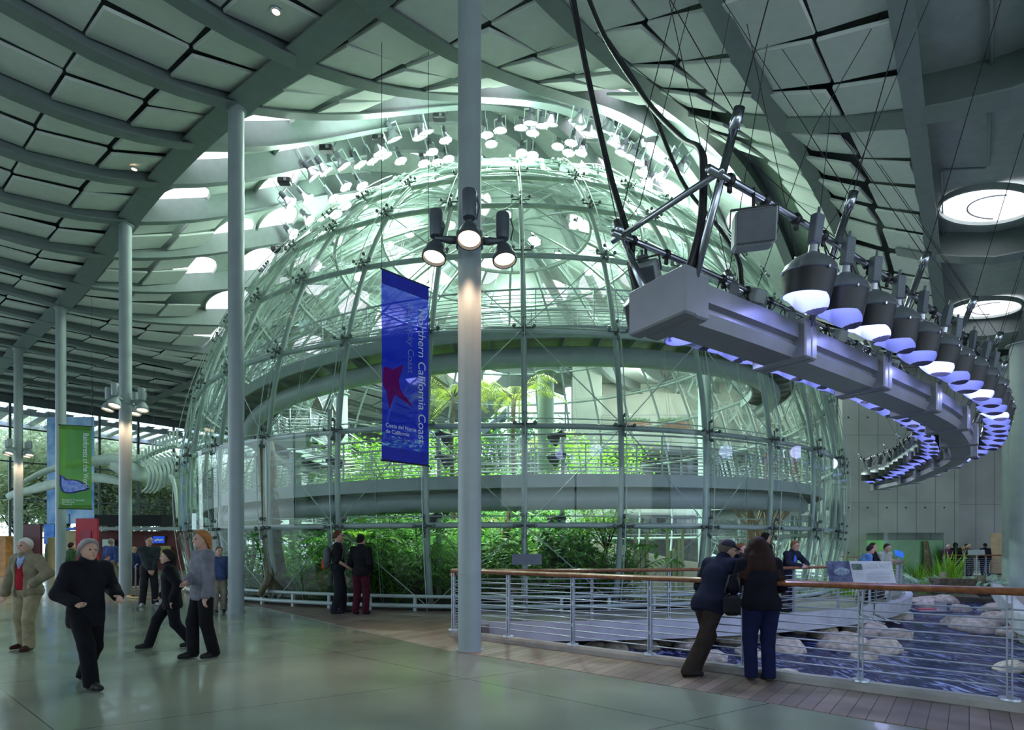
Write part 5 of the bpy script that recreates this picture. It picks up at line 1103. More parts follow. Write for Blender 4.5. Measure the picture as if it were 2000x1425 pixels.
for k in range(26):
    a_ = rng.uniform(0, 2*PI); r_ = rng.uniform(0, .2); c = Vector((r_*math.cos(a_), r_*math.sin(a_), 0)); d = Vector((*rng.normal(0, .16, 2), rng.uniform(.6, 1.0))); s = Vector((-d.y, d.x, 0)).normalized()*.014 if abs(d.x)+abs(d.y) > .01 else Vector((.014, 0, 0)); m_ = c+d*.6; e = c+d+Vector((d.x*.4, d.y*.4, -.05))
    mb.add([c+s, c-s, m_-s, m_+s, e], [(0, 1, 2, 3), (3, 2, 4)])
mb.build('blades', M['leaf_lime'], rd)
gs = thing('silver_grass', 'grass', 'grass clump'); mb = MB()
for k in range(120):
    a_ = rng.uniform(0, 2*PI); r_ = rng.uniform(0, .5); c = Vector((r_*math.cos(a_), r_*math.sin(a_), 0)); d = Vector((.35*math.cos(a_), .35*math.sin(a_), rng.uniform(.25, .5)))+Vector(rng.normal(0, .08, 3)); s = Vector((-d.y, d.x, 0)).normalized()*.012; mb.add([c+s, c-s, c+d*.7, c+d*1.1+Vector((d.x*.5, d.y*.5, -.15))], [(0, 1, 2), (0, 2, 3)])
mb.build('blades', mat('silver_leaf', (.35, .48, .40), .6, 0, .3, 5), gs)
for k, (px, Y, s) in enumerate(((1854, 23, 2.0), (1858, 24, 2.2), (1795, 25.5, 1.2), (1803, 25, 1.1), (1824, 25, 1.3), (1836, 25.5, 1.6), (1786, 27, 1.5), (1752, 27.6, 1.9), (1647, 17.5, 2.0), (1700, 27, 2.3), (1712, 27, 2.2), (1798, 22.6, .7), (1812, 22.8, .8))):
    lb = 'tall green reeds growing at the far end of the pond by the tank' if px > 1660 and px < 1845 else ('tall reeds at the right of the tank in front of the far railing' if px > 1660 else 'reeds seen between the sphere edge and the concrete wall')
    place(rd, (P(px, 0, Y).x, Y, -.35), rz=rng.uniform(0, 6), sc_=s, label=lb, group=lb if px > 1660 else None)
bk = MB(); bk.slab([(15.2, 22.8), (18.2, 20.9), (23.2, 27.6), (18.2, 28.2), (16, 26)], -1.2, -.42); struct('terrain_bank', bk, mat('bank_mud', (.08, .07, .05), .9, 0, .4, 2, .4, 6), label='muddy planted bank at the far end of the pond')
for q in range(26):
    px = rng.uniform(1785, 1935); Y = rng.uniform(22.3, 26.5); lb = 'silvery grass tuft on the planted bank'; place(gs, (P(px, 0, Y).x, Y, -.42), rz=rng.uniform(0, 6), sc_=rng.uniform(.9, 1.5), label=lb, group='silvery grass tufts on the planted bank')
for q in range(12):
    p = P(1790+9*q, 0, 21.6+.15*q); lb = 'low brown grey rock along the edge of the planted bank'; o = rocks[q % 6].copy(); C.objects.link(o); o.location = (p.x, p.y-.2, -.6); o.scale = (.5, .4, .25); o.rotation_euler = (0, 0, q); tag(o, lb, 'rock', 'low rocks along the planted bank')
t = thing('wooden_trough', 'long brown half log trough lying in the silvery grass', 'trough', P(1860, 1148, 21.8)); a, b = P(1830, 1137, 21.8), P(1893, 1137, 22.2)
mb = MB(); mb.sweep([a, b], [(-.35, .16), (-.25, -.12), (0, -.2), (.25, -.12), (.35, .16), (.28, .16), (0, -.1), (-.28, .16)]); mb.build('log', M['bark'], t); mb = MB(); mb.box((a+b)/2+Vector((0, 0, .10)), (.9, .3, .04)); mb.build('soil_fill', M['soil'], t)
for px, py, lb in ((1843, 1122, 'weathered grey stump left of the wooden trough'), (1917, 1128, 'weathered grey stump right of the wooden trough')):
    p = P(px, py, 23); t = thing('wooden_post', lb, 'post', (p.x, 23, -.42)); mb = MB(); mb.lathe([(.001, p.z+.1), (.14, p.z+.1), (.16, p.z-.2), (.18, -.42)], 12, Matrix.Translation((p.x, 23, 0))); mb.build('stump', M['barkmoss'], t, True)
t = thing('drift_tray', 'small white tray with a red pattern floating by the walkway', 'tray', floorpt(1815, 1190, -.6)); p = floorpt(1812, 1191, -.58); mb = MB(); mb.box(p, (.9, .5, .04)); mb.box(p+Vector((.42, 0, .15)), (.03, .5, .3)); mb.build('tray', M['paleconc'], t); mb = MB(); mb.box(p+Vector((-.1, -.05, .04)), (.55, .25, .05)); mb.build('red_cloth', mat('red_pattern', (.55, .10, .12), .6, 0, .4, 20), t)
# roof mark: red beam glimpsed at the far right
mb = MB(); a, b = P(1935, 868, 29.5), P(1966, 866, 29.5); mb.box((a+b)/2, (b.x-a.x, .2, .35)); tag(mb.build('red_beam', M['redboard'], None), 'short red beam fixed on the far wall behind the bridge lamps', 'beam')
# ---------------------------------------------------------------- people: one continuous body surface each, clothes as parts
def surface_nets(F, org, vox):
    ins = F < 0; n = np.array(F.shape); cells = n-1
    cnt = np.zeros(cells, np.int8)
    corners = [(i, j, k) for i in (0, 1) for j in (0, 1) for k in (0, 1)]
    sl = lambda c: tuple(slice(c[a], c[a]+cells[a]) for a in range(3))
    for c in corners: cnt += ins[sl(c)]
    act = (cnt > 0) & (cnt < 8); idx = -np.ones(cells, np.int64); A = np.argwhere(act); idx[act] = np.arange(len(A))
    acc = np.zeros((len(A), 3)); num = np.zeros(len(A))
    val = {c: F[A[:, 0]+c[0], A[:, 1]+c[1], A[:, 2]+c[2]] for c in corners}
    for a in corners:
        for ax in range(3):
            if a[ax] == 0:
                b = list(a); b[ax] = 1; b = tuple(b); va, vb = val[a], val[b]; m = (va < 0) != (vb < 0); t = np.where(m, va/(va-vb+1e-12), 0)
                q = np.tile(np.array(a, float), (len(A), 1)); q[:, ax] += t; acc[m] += q[m]; num[m] += 1
    V_ = (A+acc/np.maximum(num, 1)[:, None])*vox+org; faces = []
    for ax in range(3):
        s0 = [slice(1, cells[0]), slice(1, cells[1]), slice(1, cells[2])]; s0[ax] = slice(0, cells[ax]); s1 = list(s0); s1[ax] = slice(1, cells[ax]+1)
        a, b = ins[tuple(s0)], ins[tuple(s1)]; off = np.array([s.start for s in s0]); o1, o2 = [(1, 2), (2, 0), (0, 1)][ax]
        for m, flip in ((a & ~b, False), (~a & b, True)):
            E_ = np.argwhere(m)+off
            if not len(E_): continue
            d1 = np.zeros(3, int); d1[o1] = 1; d2 = np.zeros(3, int); d2[o2] = 1
            q = [idx[tuple((E_-x).T)] for x in (d1+d2, d2, 0*d1, d1)]
            if flip: q = q[::-1]
            f = np.stack(q, 1); f = f[(f >= 0).all(1)]; faces.append(f)
    return V_, np.concatenate(faces) if faces else np.zeros((0, 4), int)
class SDF:
    def __init__(s): s.p = []
    def cap(s, a, b, ra, rb=None, k=.02): s.p.append(('c', Vector(a), Vector(b), ra, rb if rb is not None else ra, k)); return s
    def ell(s, c, r, M_=None, k=.03): s.p.append(('e', Vector(c), Vector(r), M_, 0, k)); return s
    def mesh(s, vox, cuts=(), infl=0.0, boxes=()):
        lo = np.full(3, 1e9); hi = -lo
        for p in s.p:
            if p[0] == 'c':
                R_ = max(p[3], p[4])+infl
                for q in (p[1], p[2]): lo = np.minimum(lo, np.array(q)-R_); hi = np.maximum(hi, np.array(q)+R_)
            else: R_ = max(p[2])+infl; lo = np.minimum(lo, np.array(p[1])-R_); hi = np.maximum(hi, np.array(p[1])+R_)
        lo -= vox*3; hi += vox*3; n = np.ceil((hi-lo)/vox).astype(int)+1; F = np.full(n, 1.0)
        ax = [lo[i]+vox*np.arange(n[i]) for i in range(3)]
        for p in s.p:
            k = p[5]; R_ = (max(p[3], p[4]) if p[0] == 'c' else max(p[2]))+infl+.06
            pts = (p[1], p[2]) if p[0] == 'c' else (p[1],)
            l_ = np.min([np.array(q) for q in pts], 0)-R_; h_ = np.max([np.array(q) for q in pts], 0)+R_
            i0 = np.clip(((l_-lo)/vox).astype(int), 0, n); i1 = np.clip(((h_-lo)/vox).astype(int)+1, 0, n); S_ = tuple(slice(i0[i], i1[i]) for i in range(3))
            X = ax[0][S_[0]][:, None, None]; Y = ax[1][S_[1]][None, :, None]; Z = ax[2][S_[2]][None, None, :]
            if p[0] == 'c':
                a, b = p[1], p[2]; d = b-a; L2_ = d.length_squared+1e-9
                t = np.clip(((X-a.x)*d.x+(Y-a.y)*d.y+(Z-a.z)*d.z)/L2_, 0, 1)
                D = np.sqrt((X-a.x-t*d.x)**2+(Y-a.y-t*d.y)**2+(Z-a.z-t*d.z)**2)-(p[3]+(p[4]-p[3])*t)-infl
            else:
                c, r = p[1], p[2]; x, y, z = X-c.x, Y-c.y, Z-c.z
                if p[3] is not None: m = p[3].transposed(); x, y, z = [m[i][0]*(X-c.x)+m[i][1]*(Y-c.y)+m[i][2]*(Z-c.z) for i in range(3)]
                ra, rb_, rc = r.x+infl, r.y+infl, r.z+infl; q = np.sqrt((x/ra)**2+(y/rb_)**2+(z/rc)**2); D = (q-1)*min(ra, rb_, rc)*(.6+.4*np.minimum(q, 1.5))
            f = F[S_]; h = np.clip(.5+.5*(f-D)/k, 0, 1); F[S_] = f*(1-h)+D*h-k*h*(1-h)
        X = ax[0][:, None, None]; Y = ax[1][None, :, None]; Z = ax[2][None, None, :]
        for (nx, ny, nz, off) in cuts: F = np.maximum(F, nx*X+ny*Y+nz*Z-off)      # keep where n.p < off
        for (cx_, cy_, cz_, hx, hy_, hz) in boxes: F = np.maximum(F, -np.maximum(np.maximum(abs(X-cx_)-hx, abs(Y-cy_)-hy_), abs(Z-cz_)-hz))
        return surface_nets(F, lo, vox)
def sdf_obj(s, name, mt, parent, vox, cuts=(), infl=0.0, boxes=()):
    V_, Fc = s.mesh(vox, cuts, infl, boxes); me = bpy.data.meshes.new(name); me.from_pydata(V_.tolist(), [], Fc.tolist()); me.materials.append(mt)
    me.polygons.foreach_set('use_smooth', [True]*len(me.polygons)); me.update(); o = bpy.data.objects.new(name, me); C.objects.link(o); o.parent = parent; return o
def ik(a, t, l1, l2, pole):
    d = t-a; L_ = min(d.length, (l1+l2)*.995); u = d.normalized(); x = (l1*l1-l2*l2+L_*L_)/(2*L_); h = math.sqrt(max(l1*l1-x*x, 0)); pl = (pole-u*pole.dot(u)); pl = pl.normalized() if pl.length > 1e-4 else u.orthogonal()
    return a+u*x+pl*h, a+u*L_
SK = {'light': mat('skin_light', (.52, .30, .22), .55, 0, .05), 'tan': mat('skin_tan', (.38, .20, .13), .55, 0, .05)}
cm = {}
def cloth(c, nm='cloth', r=.85):
    key = (nm,)+tuple(c)
    if key not in cm: cm[key] = mat(f'{nm}_fabric', c, r, 0, .18, 9, .25, 40, spec=.15)
    return cm[key]
def person(label, px, py, Y=None, face=0, top_py=None, H=1.72, skin='light', hair=(.05, .03, .02), hs='short', top=(.05, .05, .06), tn='jacket', bot=(.05, .05, .06), shoe=(.02, .02, .02), lean=0, fat=1.0,
           feet=((-.11, 0, 10), (.11, 0, -10)), hands=None, hy=0, hp=0, hem=.86, vox=.014, short=False, skirt=.02, group=None, twist=0, poles=None, boxes=()):
    if Y is None: Y = HC*FPX/(py-HY)
    X = (px-1000)/FPX*Y
    if top_py is not None: H = HC+(HY-top_py)/FPX*Y
    k = H/1.75; t = thing('person', label, 'person', (X, Y, 0.006), 0, group); t.rotation_euler = (0, 0, face); t.scale = (k, k, k); WL[t.name] = Vector((0, 0, 0))
    drop = 0
    for f_ in feet: hd = math.hypot(f_[0]-math.copysign(.09*fat, f_[0]), f_[1]); drop = max(drop, .83-math.sqrt(max(.835**2-hd*hd, .3)))
    hip = Vector((0, 0, .93)); Rl = Matrix.Rotation(math.radians(lean), 3, 'X')   # + leans towards -Y (forward)
    def T(p): return Rl @ (Vector(p)-hip)+hip-Vector((0, 0, drop))
    fw = fat
    torso = [('e', (0, .0, .95), (.165*fw, .115*fw, .13)), ('e', (0, -.01*fw, 1.08), (.145*fw, .108*fw, .15)), ('e', (0, 0, 1.27), (.168*(.5+.5*fw), .112*fw, .17)), ]
    sh = [T((-.175*(.6+.4*fw), 0, 1.42)), T((.175*(.6+.4*fw), 0, 1.42))]
    if hands is None: hands = ((-.27, -.04, .80), (.27, -.04, .80))
    elb, wri = [], []
    for i in (0, 1):
        pole = Vector(poles[i]) if poles else Vector(((-.35 if i == 0 else .35), .9, 0)); e_, w_ = ik(sh[i], Vector(hands[i]), .30, .26, pole); elb.append(e_); wri.append(w_)
    hipj = [Vector((-.09*fw, 0, .92-drop)), Vector((.09*fw, 0, .92-drop))]; kn, an = [], []
    for i in (0, 1):
        fx, fy, fa = feet[i][:3]; fz = feet[i][3] if len(feet[i]) > 3 else 0; e_, w_ = ik(hipj[i], Vector((fx, fy, .09+fz)), .43, .41, Vector((.25*(fx), -1, 0))); kn.append(e_); an.append(w_)
    hc_ = T((0, -.015, 1.635)); Rh = Matrix.Rotation(math.radians(hy), 3, 'Z') @ Matrix.Rotation(math.radians(lean*.4+hp), 3, 'X')
    def Hh(p): return hc_+Rh @ Vector(p)
    b = SDF()
    for _, c, r in torso: b.ell(T(c), r, Rl, .05)
    b.cap(sh[0], sh[1], .062, .062, .05); b.cap(T((0, .005, 1.42)), hc_+Rh @ Vector((0, .02, -.06)), .058, .052, .03)
    b.ell(hc_, (.077, .096, .112), Rh, .02).ell(Hh((0, -.02, -.06)), (.056, .070, .065), Rh, .03)
    b.cap(Hh((0, -.094, .01)), Hh((0, -.110, -.022)), .009, .014, .014)        # nose
    b.cap(Hh((-.028, -.086, .028)), Hh((.028, -.086, .028)), .012, .012, .014); b.cap(Hh((-.02, -.088, -.062)), Hh((.02, -.088, -.062)), .009, .009, .01); b.ell(Hh((0, -.082, -.095)), (.024, .02, .018), Rh, .02)
    for s in (-1, 1): b.ell(Hh((s*.078, .005, -.008)), (.010, .020, .032), Rh, .008)
    for i, sg in ((0, -1), (1, 1)):
        b.cap(sh[i], elb[i], .052, .040, .03); b.cap(elb[i], wri[i], .040, .027, .02)
        d = (wri[i]-elb[i]).normalized(); side = d.cross(Vector((0, -1, .25))).normalized()*sg; nrm = d.cross(side)
        pc = wri[i]+d*.05; b.cap(wri[i], wri[i]+d*.04, .027, .03, .02); b.cap(pc-side*.022, pc+d*.035-side*.02, .016, .014, .02); b.cap(pc+side*.022, pc+d*.035+side*.02, .016, .014, .02)
        for f in range(4):
            o_ = side*(-.030+.020*f); l_ = (.052, .064, .068, .055)[f]; p0 = wri[i]+d*.088+o_; p1 = p0+d*l_*.55+nrm*.010; p2 = p1+d*l_*.35+nrm*.028; b.cap(p0, p1, .0095, .009, .006); b.cap(p1, p2, .009, .008, .006)
        th = wri[i]+d*.03+side*.030; b.cap(th, th+side*.026+d*.030, .012, .010, .012); b.cap(th+side*.026+d*.030, th+side*.030+d*.062, .010, .009, .006)
        b.cap(hipj[i], kn[i], .088*fw, .058, .04); b.cap(kn[i], an[i], .056, .038, .03); fa = math.radians(feet[i][2]); fd = Vector((-math.sin(fa)*-1, -math.cos(fa), 0)); b.cap(an[i]-Vector((0, 0, .03)), an[i]+fd*.13-Vector((0, 0, .05)), .036, .03, .03)
    sdf_obj(b, 'body', SK[skin], t, vox)
    for i in (0, 1):      # eyes
        s = (-1, 1)[i]; mb = MB(); mb.ball(Hh((s*.030, -.088, .010)), .0115, 8, 6); mb.build('eye', mat_eye, t, True)
    mb = MB(); mb.ball(Hh((0, -.093, -.055)), (.024, .008, .006), 8, 5, Rh); mb.build('mouth', mat_lip, t, True)
    # trousers
    q = SDF(); q.ell(T((0, 0, .95)), (.165*fw, .115*fw, .13), Rl, .05)
    for i in (0, 1): q.cap(hipj[i], kn[i], .092*fw, .072, .04); q.cap(kn[i], an[i]+Vector((0, .01, -.03)), .070, .066, .03)
    sdf_obj(q, 'trousers', cloth(bot, 'trouser'), t, vox, ((0, 0, -1, -.035), (0, 0, 1, 1.03)), .012)
    # top
    q = SDF()
    for _, c, r in torso: q.ell(T(c), r, Rl, .05)
    q.cap(sh[0], sh[1], .060, .060, .05)
    if hem < .9: q.ell(T((0, .0, hem+.07)), (.168*fw, .122*fw, .12), Rl, .06)
    for i in (0, 1):
        q.cap(sh[i], elb[i], .055, .047, .03)
        if not short: q.cap(elb[i], elb[i].lerp(wri[i], .97), .050, .038, .025)
    if tn == 'jacket': q.cap(T((0, .01, 1.42)), T((0, .0, 1.50)), .060, .062, .03)
    up_ = Rl @ Vector((0, 0, 1)); o_ = T((0, 0, hem)); sdf_obj(q, tn, cloth(top, tn), t, vox, ((-up_.x, -up_.y, -up_.z, -up_.dot(o_)),), skirt, boxes)
    # shoes
    for i in (0, 1):
        fa = math.radians(feet[i][2]); fd = Vector((math.sin(fa), -math.cos(fa), 0)); a = an[i]-Vector((0, 0, .05)); fz = (feet[i][3] if len(feet[i]) > 3 else 0)
        q = SDF(); q.cap(a-fd*.035, a+fd*.07+Vector((0, 0, -.002)), .042, .040, .03).cap(a+fd*.07, a+fd*.155-Vector((0, 0, .008)), .042, .030, .02).cap(a+Vector((0, 0, .02)), a+Vector((0, 0, .06)), .042, .044, .02)
        so = sdf_obj(q, 'shoe', cloth(shoe, 'shoe', .5), t, max(vox*.8, .009), ((0, 0, -1, -(.004+fz)),), .004)
    # hair or hat
    hm = cloth(hair, 'hair', .7)
    if hs != 'none':
        q = SDF(); q.ell(Hh((0, .014, .022)), (.089, .104, .112), Rh, .02); fwd = Rh @ Vector((0, -1, 0)); upv = Rh @ Vector((0, 0, 1)); cutn = (fwd*.8-upv*.6).normalized(); o_ = Hh((0, -.048, .062))
        if hs == 'long':
            bk_ = Rh @ Vector((0, 1, 0))
            for dx in (-.07, -.035, 0, .035, .07): q.cap(Hh((dx, .05, .0)), T((dx*2.0, .10, 1.30)), .055, .07, .04); q.cap(T((dx*2.0, .10, 1.30)), T((dx*1.8, .13, 1.17)), .07, .04, .04)
            for s in (-1, 1): q.cap(Hh((s*.075, 0, .02)), T((s*.12, .02, 1.38)), .035, .045, .03)
        if hs == 'mid':
            for s in (-1, 1): q.cap(Hh((s*.072, .015, .03)), Hh((s*.080, .03, -.11)), .040, .036, .03)
            q.cap(Hh((0, .06, 0)), Hh((0, .07, -.12)), .075, .06, .03); q.ell(Hh((0, -.01, .07)), (.085, .10, .07), Rh, .02)
        h_ = sdf_obj(q, 'hair', hm, t, max(vox*.8, .009), ((cutn.x, cutn.y, cutn.z, cutn.dot(o_)),))
    if hs == 'cap' or hs == 'none': pass
    return t, Hh, T, wri, k
mat_eye = mat('eye_dark', (.02, .015, .012), .2); mat_lip = mat('lip', (.30, .10, .08), .5)
def add_cap(t, Hh, col, brim=True, name='cap'):
    q = SDF(); q.ell(Hh((0, .008, .045)), (.090, .108, .085), None, .02)
    if brim: q.cap(Hh((-.035, -.10, .045)), Hh((-.02, -.165, .03)), .014, .008, .02).cap(Hh((.035, -.10, .045)), Hh((.02, -.165, .03)), .014, .008, .02).cap(Hh((0, -.10, .047)), Hh((0, -.17, .031)), .014, .009, .02)
    c = Hh((0, 0, .03)); up_ = (Hh((0, 0, 1))-Hh((0, 0, 0))); return sdf_obj(q, name, cloth(col, 'cap'), t, .010, ((-up_.x, -up_.y, -up_.z, -up_.dot(c)),))
def add_glasses(t, Hh):
    mb = MB()
    for s in (-1, 1): mb.tube([Hh((s*.032+.022*math.cos(a), -.108, .010+.016*math.sin(a))) for a in np.linspace(0, 2*PI, 12)], .0025, 4, False); mb.tube([Hh((s*.054, -.105, .014)), Hh((s*.080, 0, .01))], .0025, 4)
    mb.build('glasses', M['dark'], t)
def facing(px, ang): return math.radians(ang)      # 0 = towards the camera plane, + turns to the viewer's right
# --- left group
t, Hh, T, wr, k = person('white haired man in tan jacket and red sweater walking with one hand on his hip', 55, 1268, face=math.radians(-8), top_py=1052, hair=(.62, .58, .52), top=(.23, .20, .13), bot=(.30, .26, .16), shoe=(.06, .025, .015), fat=1.12, hem=.84, vox=.0105,
    feet=((-.16, .06, -12), (.12, -.10, 14)), hands=((-.34, -.10, .80), (.20, -.10, 1.05)), poles=((-.6, .8, 0), (1, .15, -.2)), skirt=.03, lean=3, boxes=((0, -.3, 1.12, .075, .28, .32),))
q = SDF(); q.ell(T((0, 0, .97)), (.185, .13, .13), None, .05).ell(T((0, -.01, 1.10)), (.165, .125, .16), None, .05).ell(T((0, 0, 1.27)), (.17, .12, .17), None, .05); sdf_obj(q, 'red_sweater', cloth((.30, .012, .02), 'sweater'), t, .011, ((0, 0, -1, -.93), (0, 0, 1, 1.36)), .012)['label'] = 'deep red v neck sweater'
q = SDF(); q.cap(T((-.05, -.075, 1.47)), T((0, -.125, 1.30)), .022, .014, .02).cap(T((.05, -.075, 1.47)), T((0, -.125, 1.30)), .022, .014, .02).ell(T((0, -.105, 1.38)), (.045, .035, .07), None, .02); sdf_obj(q, 'shirt_collar', cloth((.30, .38, .62), 'shirt'), t, .009)['label'] = 'pale blue shirt collar'
person('dark clothed grey haired visitor striding to the right in the left foreground', 168, 1337, face=math.radians(62), top_py=1044, hair=(.30, .29, .28), top=(.010, .010, .014), bot=(.006, .006, .008), fat=.98, hem=.74, vox=.0105, feet=((-.10, -.34, 4), (.10, .26, 0)), hands=((-.22, -.24, .98), (.24, -.20, 1.02)), lean=4, skirt=.03, hs='mid')
person('short dark haired visitor in black striding left beside the woman in grey', 336, 1264, face=math.radians(-62), top_py=1066, hair=(.02, .015, .012), top=(.010, .010, .012), bot=(.010, .010, .014), fat=1.05, hem=.74, vox=.012, feet=((-.08, -.36, 0), (.08, .30, 0)), hands=((-.24, -.16, .88), (.26, .02, .84)), lean=4, skirt=.03, hs='mid')
person('woman with ginger hair in a grey top and black trousers crossing her arms', 396, 1284, face=math.radians(-40), top_py=1038, hair=(.34, .15, .05), top=(.17, .17, .20), tn='top', bot=(.008, .008, .010), fat=1.02, hem=.80, vox=.0105, feet=((-.09, -.10, -6), (.10, .10, 8)), hands=((.10, -.24, 1.06), (.24, -.06, .82)), poles=((-.8, .6, -.3), (.4, .9, 0)), hs='mid', skirt=.022)
person('visitor in blue top and beige trousers behind the column by the sphere', 428, 1196, face=math.radians(40), top_py=1068, hair=(.10, .06, .04), top=(.06, .09, .20), tn='top', bot=(.28, .24, .18), vox=.015, hands=((-.2, -.2, .95), (.25, -.1, .85)))
t, Hh, T, wr, k = person('dark haired man in a charcoal sweater and white trainers standing with hands clasped', 291, 1183, face=math.radians(42), top_py=1047, hair=(.035, .02, .015), top=(.035, .045, .05), tn='sweater', fat=.96, lean=1, bot=(.025, .025, .028), shoe=(.45, .45, .45), vox=.012, hem=.90, feet=((-.15, -.03, -14), (.14, .02, 22)), hands=((-.03, -.22, .90), (.05, -.22, .91)), hy=15)
person('man with blue shirt and khaki trousers seen from behind left of the lamp column', 216, 1147, face=math.radians(172), top_py=1052, hair=(.30, .25, .22), top=(.05, .08, .22), tn='shirt', bot=(.30, .26, .19), vox=.017, fat=1.15, hem=.9)
person('visitor in a violet blue top bending beside the khaki trousered man', 197, 1150, face=math.radians(100), top_py=1082, hair=(.06, .05, .05), top=(.14, .13, .40), tn='top', bot=(.02, .02, .03), vox=.017, lean=24, hands=((-.1, -.45, .75), (.15, -.42, .78)))
t, Hh, T, wr, k = person('visitor in a straw hat and navy top holding a pale bag beside the lamp column', 262, 1148, face=math.radians(70), top_py=1068, hair=(.05, .04, .03), top=(.02, .03, .10), tn='top', bot=(.02, .02, .05), shoe=(.4, .4, .4), vox=.016, hands=((-.15, -.25, .9), (.2, -.25, .9)))
add_cap(t, Hh, (.42, .30, .14), True, 'straw_hat')
person('dark figure in a green scarf half hidden behind the striding grey haired visitor', 139, 1158, face=math.radians(150), top_py=1060, hair=(.02, .015, .012), top=(.03, .07, .03), bot=(.015, .015, .02), vox=.017)
# --- pair at the foot of the sphere
t, Hh, T, wr, k = person('man with glasses and a backpack standing at the foot of the sphere', 660, 1197, face=math.radians(102), top_py=1036, hair=(.10, .04, .02), top=(.012, .012, .014), tn='tshirt', bot=(.014, .015, .022), shoe=(.03, .03, .04), short=True, vox=.012, hem=.88, feet=((-.11, .06, 4), (.10, -.10, 10)), hands=((-.12, -.20, .98), (.12, -.22, .98)), hp=2)
add_glasses(t, Hh)
bp_ = thing('backpack', 'orange and grey backpack worn by the man at the foot of the sphere', 'backpack'); bp_.location = t.location; bp_.rotation_euler = t.rotation_euler; bp_.scale = t.scale; WL[bp_.name] = Vector((0, 0, 0))
q = SDF(); q.ell((0, .215, 1.20), (.14, .085, .22), None, .03).ell((0, .24, 1.06), (.13, .08, .12), None, .03); sdf_obj(q, 'bag', cloth((.10, .11, .12), 'bag'), bp_, .012); q = SDF(); q.ell((0, .285, 1.04), (.10, .05, .13), None, .03); sdf_obj(q, 'pocket', cloth((.50, .07, .02), 'pocket'), bp_, .012)['label'] = 'orange front pocket'
mb = MB(); [mb.tube([(s*.10, .14, 1.40), (s*.12, .0, 1.50), (s*.12, -.13, 1.36), (s*.12, -.10, 1.15), (s*.11, .15, 1.05)], .016, 6) for s in (-1, 1)]; mb.build('straps', cloth((.10, .11, .12), 'bag'), bp_, True)
t, Hh, T, wr, k = person('woman with short black hair, black jacket and maroon trousers facing the glass sphere', 705, 1199, face=math.radians(168), top_py=1045, hair=(.012, .01, .012), top=(.010, .010, .012), bot=(.06, .008, .018), vox=.012, hem=.84, fat=1.02, feet=((-.11, 0, -6), (.11, .04, 8)), hands=((-.17, -.18, 1.0), (.20, -.20, 1.0)), hy=-20)
# --- leaning pair at the near railing
t, Hh, T, wr, k = person('man in dark cap and navy jacket leaning on the near railing, hand at chin', 1385, 1314, Y=6.95, face=math.radians(118), H=1.80, hair=(.10, .08, .07), top=(.010, .012, .030), bot=(.028, .020, .018), shoe=(.012, .012, .014), lean=25, fat=1.12, hem=.80, vox=.0105,
    feet=((-.02, .36, -22), (.10, .12, 24)), hands=((-.02, -.46, 1.37), (.26, -.42, 1.04)), poles=((-.3, -.2, -1), (.4, .3, -1)), hy=-24, hp=4, skirt=.030)
add_cap(t, Hh, (.03, .03, .045)); add_glasses(t, Hh)
t, Hh, T, wr, k = person('woman with long curly brown hair, navy top and blue jeans at the near railing', 1487, 1328, Y=6.62, face=math.radians(176), top_py=1049, hair=(.045, .018, .014), hs='none', top=(.006, .006, .012), bot=(.008, .011, .048), shoe=(.05, .035, .03), lean=9, fat=1.18, hem=.84, vox=.0105,
    feet=((-.07, .05, 4), (.13, .02, -10)), hands=((-.22, -.36, 1.06), (.22, -.36, 1.06)), skirt=.026)
hm = cloth((.022, .009, .007), 'curly_hair', .65); q = SDF(); q.ell(Hh((0, .02, .02)), (.10, .115, .115), None, .03); r_ = np.random.default_rng(5)
for i in range(34):
    a = r_.uniform(-2.3, 2.3); s0 = Hh((.075*math.sin(a), .02+.075*math.cos(a), .02)); p = s0
    for j in range(6):
        n_ = p+Vector((.030*math.sin(a)+.020*math.sin(j*2.4+i), .010+.014*math.cos(j*2.1+i), -.068)); q.cap(p, n_, .040-.002*j, .038-.002*j, .014); p = n_
q.ell(T((0, .07, 1.40)), (.17, .10, .17), None, .04); fwd = Hh((0, -1, 0))-Hh((0, 0, 0)); o_ = Hh((0, -.035, 0)); sdf_obj(q, 'hair', hm, t, .0105, ((fwd.x, fwd.y, fwd.z, fwd.dot(o_)),))['label'] = 'long curly dark brown hair'
hb2 = thing('handbag', 'black patterned shoulder bag hanging between the leaning pair', 'bag', (P(1432, 0, 6.45).x, 6.45, .75)); c = Vector((P(1430, 0, 6.45).x, 6.45, .90)); mb = MB(); mb.bbox(c, (.19, .10, .24), .04); mb.build('bag', cloth((.012, .012, .014), 'bag2'), hb2); mb = MB(); mb.tube([c+Vector((-.09, 0, .14)), c+Vector((-.03, .0, .34)), c+Vector((.06, 0, .36)), c+Vector((.10, 0, .14))], .012, 6); mb.build('strap', M['black'], hb2, True)
# --- visitors along the curved walkway
def ring_person(label, az, top_py, r=14.82, **kw):
    x, y = SX+r*math.sin(math.radians(az)), SY-r*math.cos(math.radians(az)); px = 1000+FPX*x/y
    return person(label, px, 0, Y=y, face=math.radians(az*.9)+kw.pop('turn', 0), top_py=top_py, vox=.013, **kw)
lh = ((-.06, -.46, 1.12), (.05, -.46, 1.12))
t, Hh, T, wr, k = ring_person('man with curly reddish hair and glasses leaning with clasped hands on the far handrail', 26.2, 1053, hair=(.22, .10, .04), top=(.015, .017, .035), bot=(.03, .03, .04), lean=20, hands=lh, poles=((-1, .2, -.2), (1, .2, -.2)))
add_glasses(t, Hh); q = SDF(); q.ell(T((0, -.115, 1.33)), (.045, .03, .12), None, .02); sdf_obj(q, 'blue_shirt', cloth((.06, .16, .62), 'shirt'), t, .011)['label'] = 'bright blue shirt front'
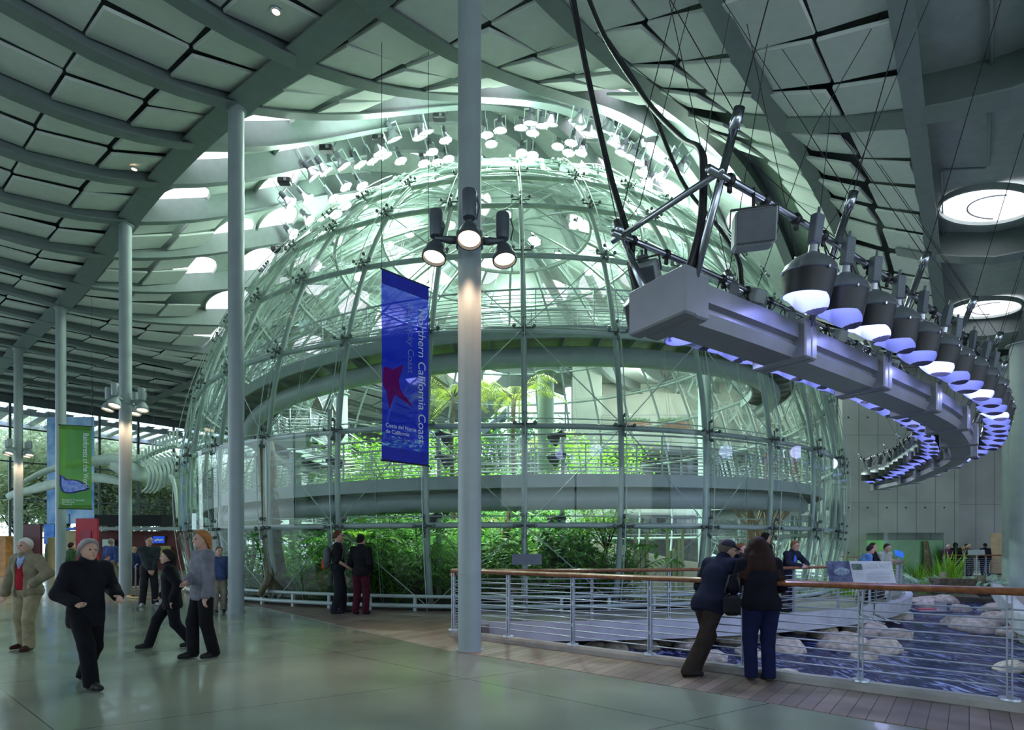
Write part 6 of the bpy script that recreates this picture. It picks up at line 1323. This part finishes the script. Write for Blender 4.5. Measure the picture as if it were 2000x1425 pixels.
ring_person('woman with long auburn hair facing the leaning man across the railing', 20.0, 1060, hair=(.20, .07, .03), hs='long', top=(.02, .02, .03), bot=(.03, .03, .05), lean=12, hands=lh, turn=.5)
t, Hh, T, wr, k = ring_person('person in a blue cap and pink scarf beside the woman with auburn hair', 21.9, 1053, hair=(.03, .02, .02), top=(.30, .05, .14), bot=(.03, .03, .05), lean=10, hands=lh, turn=-.6)
add_cap(t, Hh, (.03, .04, .20))
ring_person('dark blurred visitor walking behind the man with reddish hair', 27.6, 1042, r=13.95, hair=(.015, .012, .012), hs='mid', top=(.008, .008, .010), bot=(.008, .008, .010), turn=1.2, hem=.7)
ring_person('man in a light blue shirt leaning on the walkway rail beyond the white sign', 39.8, 1062, hair=(.03, .02, .02), top=(.12, .26, .58), tn='shirt', bot=(.20, .20, .17), lean=22, hands=lh, turn=.7, short=True)
ring_person('man in a black suit jacket and white shirt beyond the white sign', 42.6, 1060, hair=(.03, .025, .02), top=(.010, .010, .012), bot=(.02, .02, .02), lean=8, hands=lh)
ring_person('visitor in a pale grey green jacket bending over the rail beyond the white sign', 46.8, 1058, hair=(.03, .025, .02), top=(.34, .38, .32), bot=(.1, .1, .1), lean=24, hands=lh, turn=-.5)
# --- visitors behind the short far railing
fl_ = ((-.1, -.36, 1.06), (.1, -.36, 1.06))
for lb, px, tp, kw in (('white haired visitor in purple at the left end of the far railing', 1848, 1063, dict(hair=(.7, .68, .62), top=(.12, .03, .12), lean=12)),
        ('dark haired visitor in black looking away behind the far railing', 1866, 1060, dict(hair=(.015, .01, .01), top=(.015, .015, .02), hs='mid', face=2.6)),
        ('blond visitor in a white top leaning on the far railing', 1873, 1065, dict(hair=(.55, .38, .20), top=(.62, .55, .60), lean=22)),
        ('visitor in a brown top with dark hair behind the far railing', 1885, 1062, dict(hair=(.02, .012, .01), top=(.14, .05, .04), lean=8)),
        ('grey haired visitor standing behind the others at the far railing', 1893, 1063, dict(hair=(.45, .42, .40), top=(.05, .06, .10))),
        ('man in a black waistcoat with his back turned behind the grey sign plate', 1924, 1061, dict(hair=(.012, .01, .01), top=(.012, .012, .02), bot=(.02, .03, .10), face=3.0, fat=1.2)),
        ('visitor in a blue jacket half hidden by the edge column', 1962, 1078, dict(hair=(.02, .015, .01), top=(.05, .09, .30), face=1.2))):
    fc = kw.pop('face', 0); person(lb, px, 0, Y=28.35+.25*(px % 3), face=fc, top_py=tp, vox=.02, hands=fl_ if fc == 0 else None, **kw)
print('mesh objects', len(bpy.data.objects))
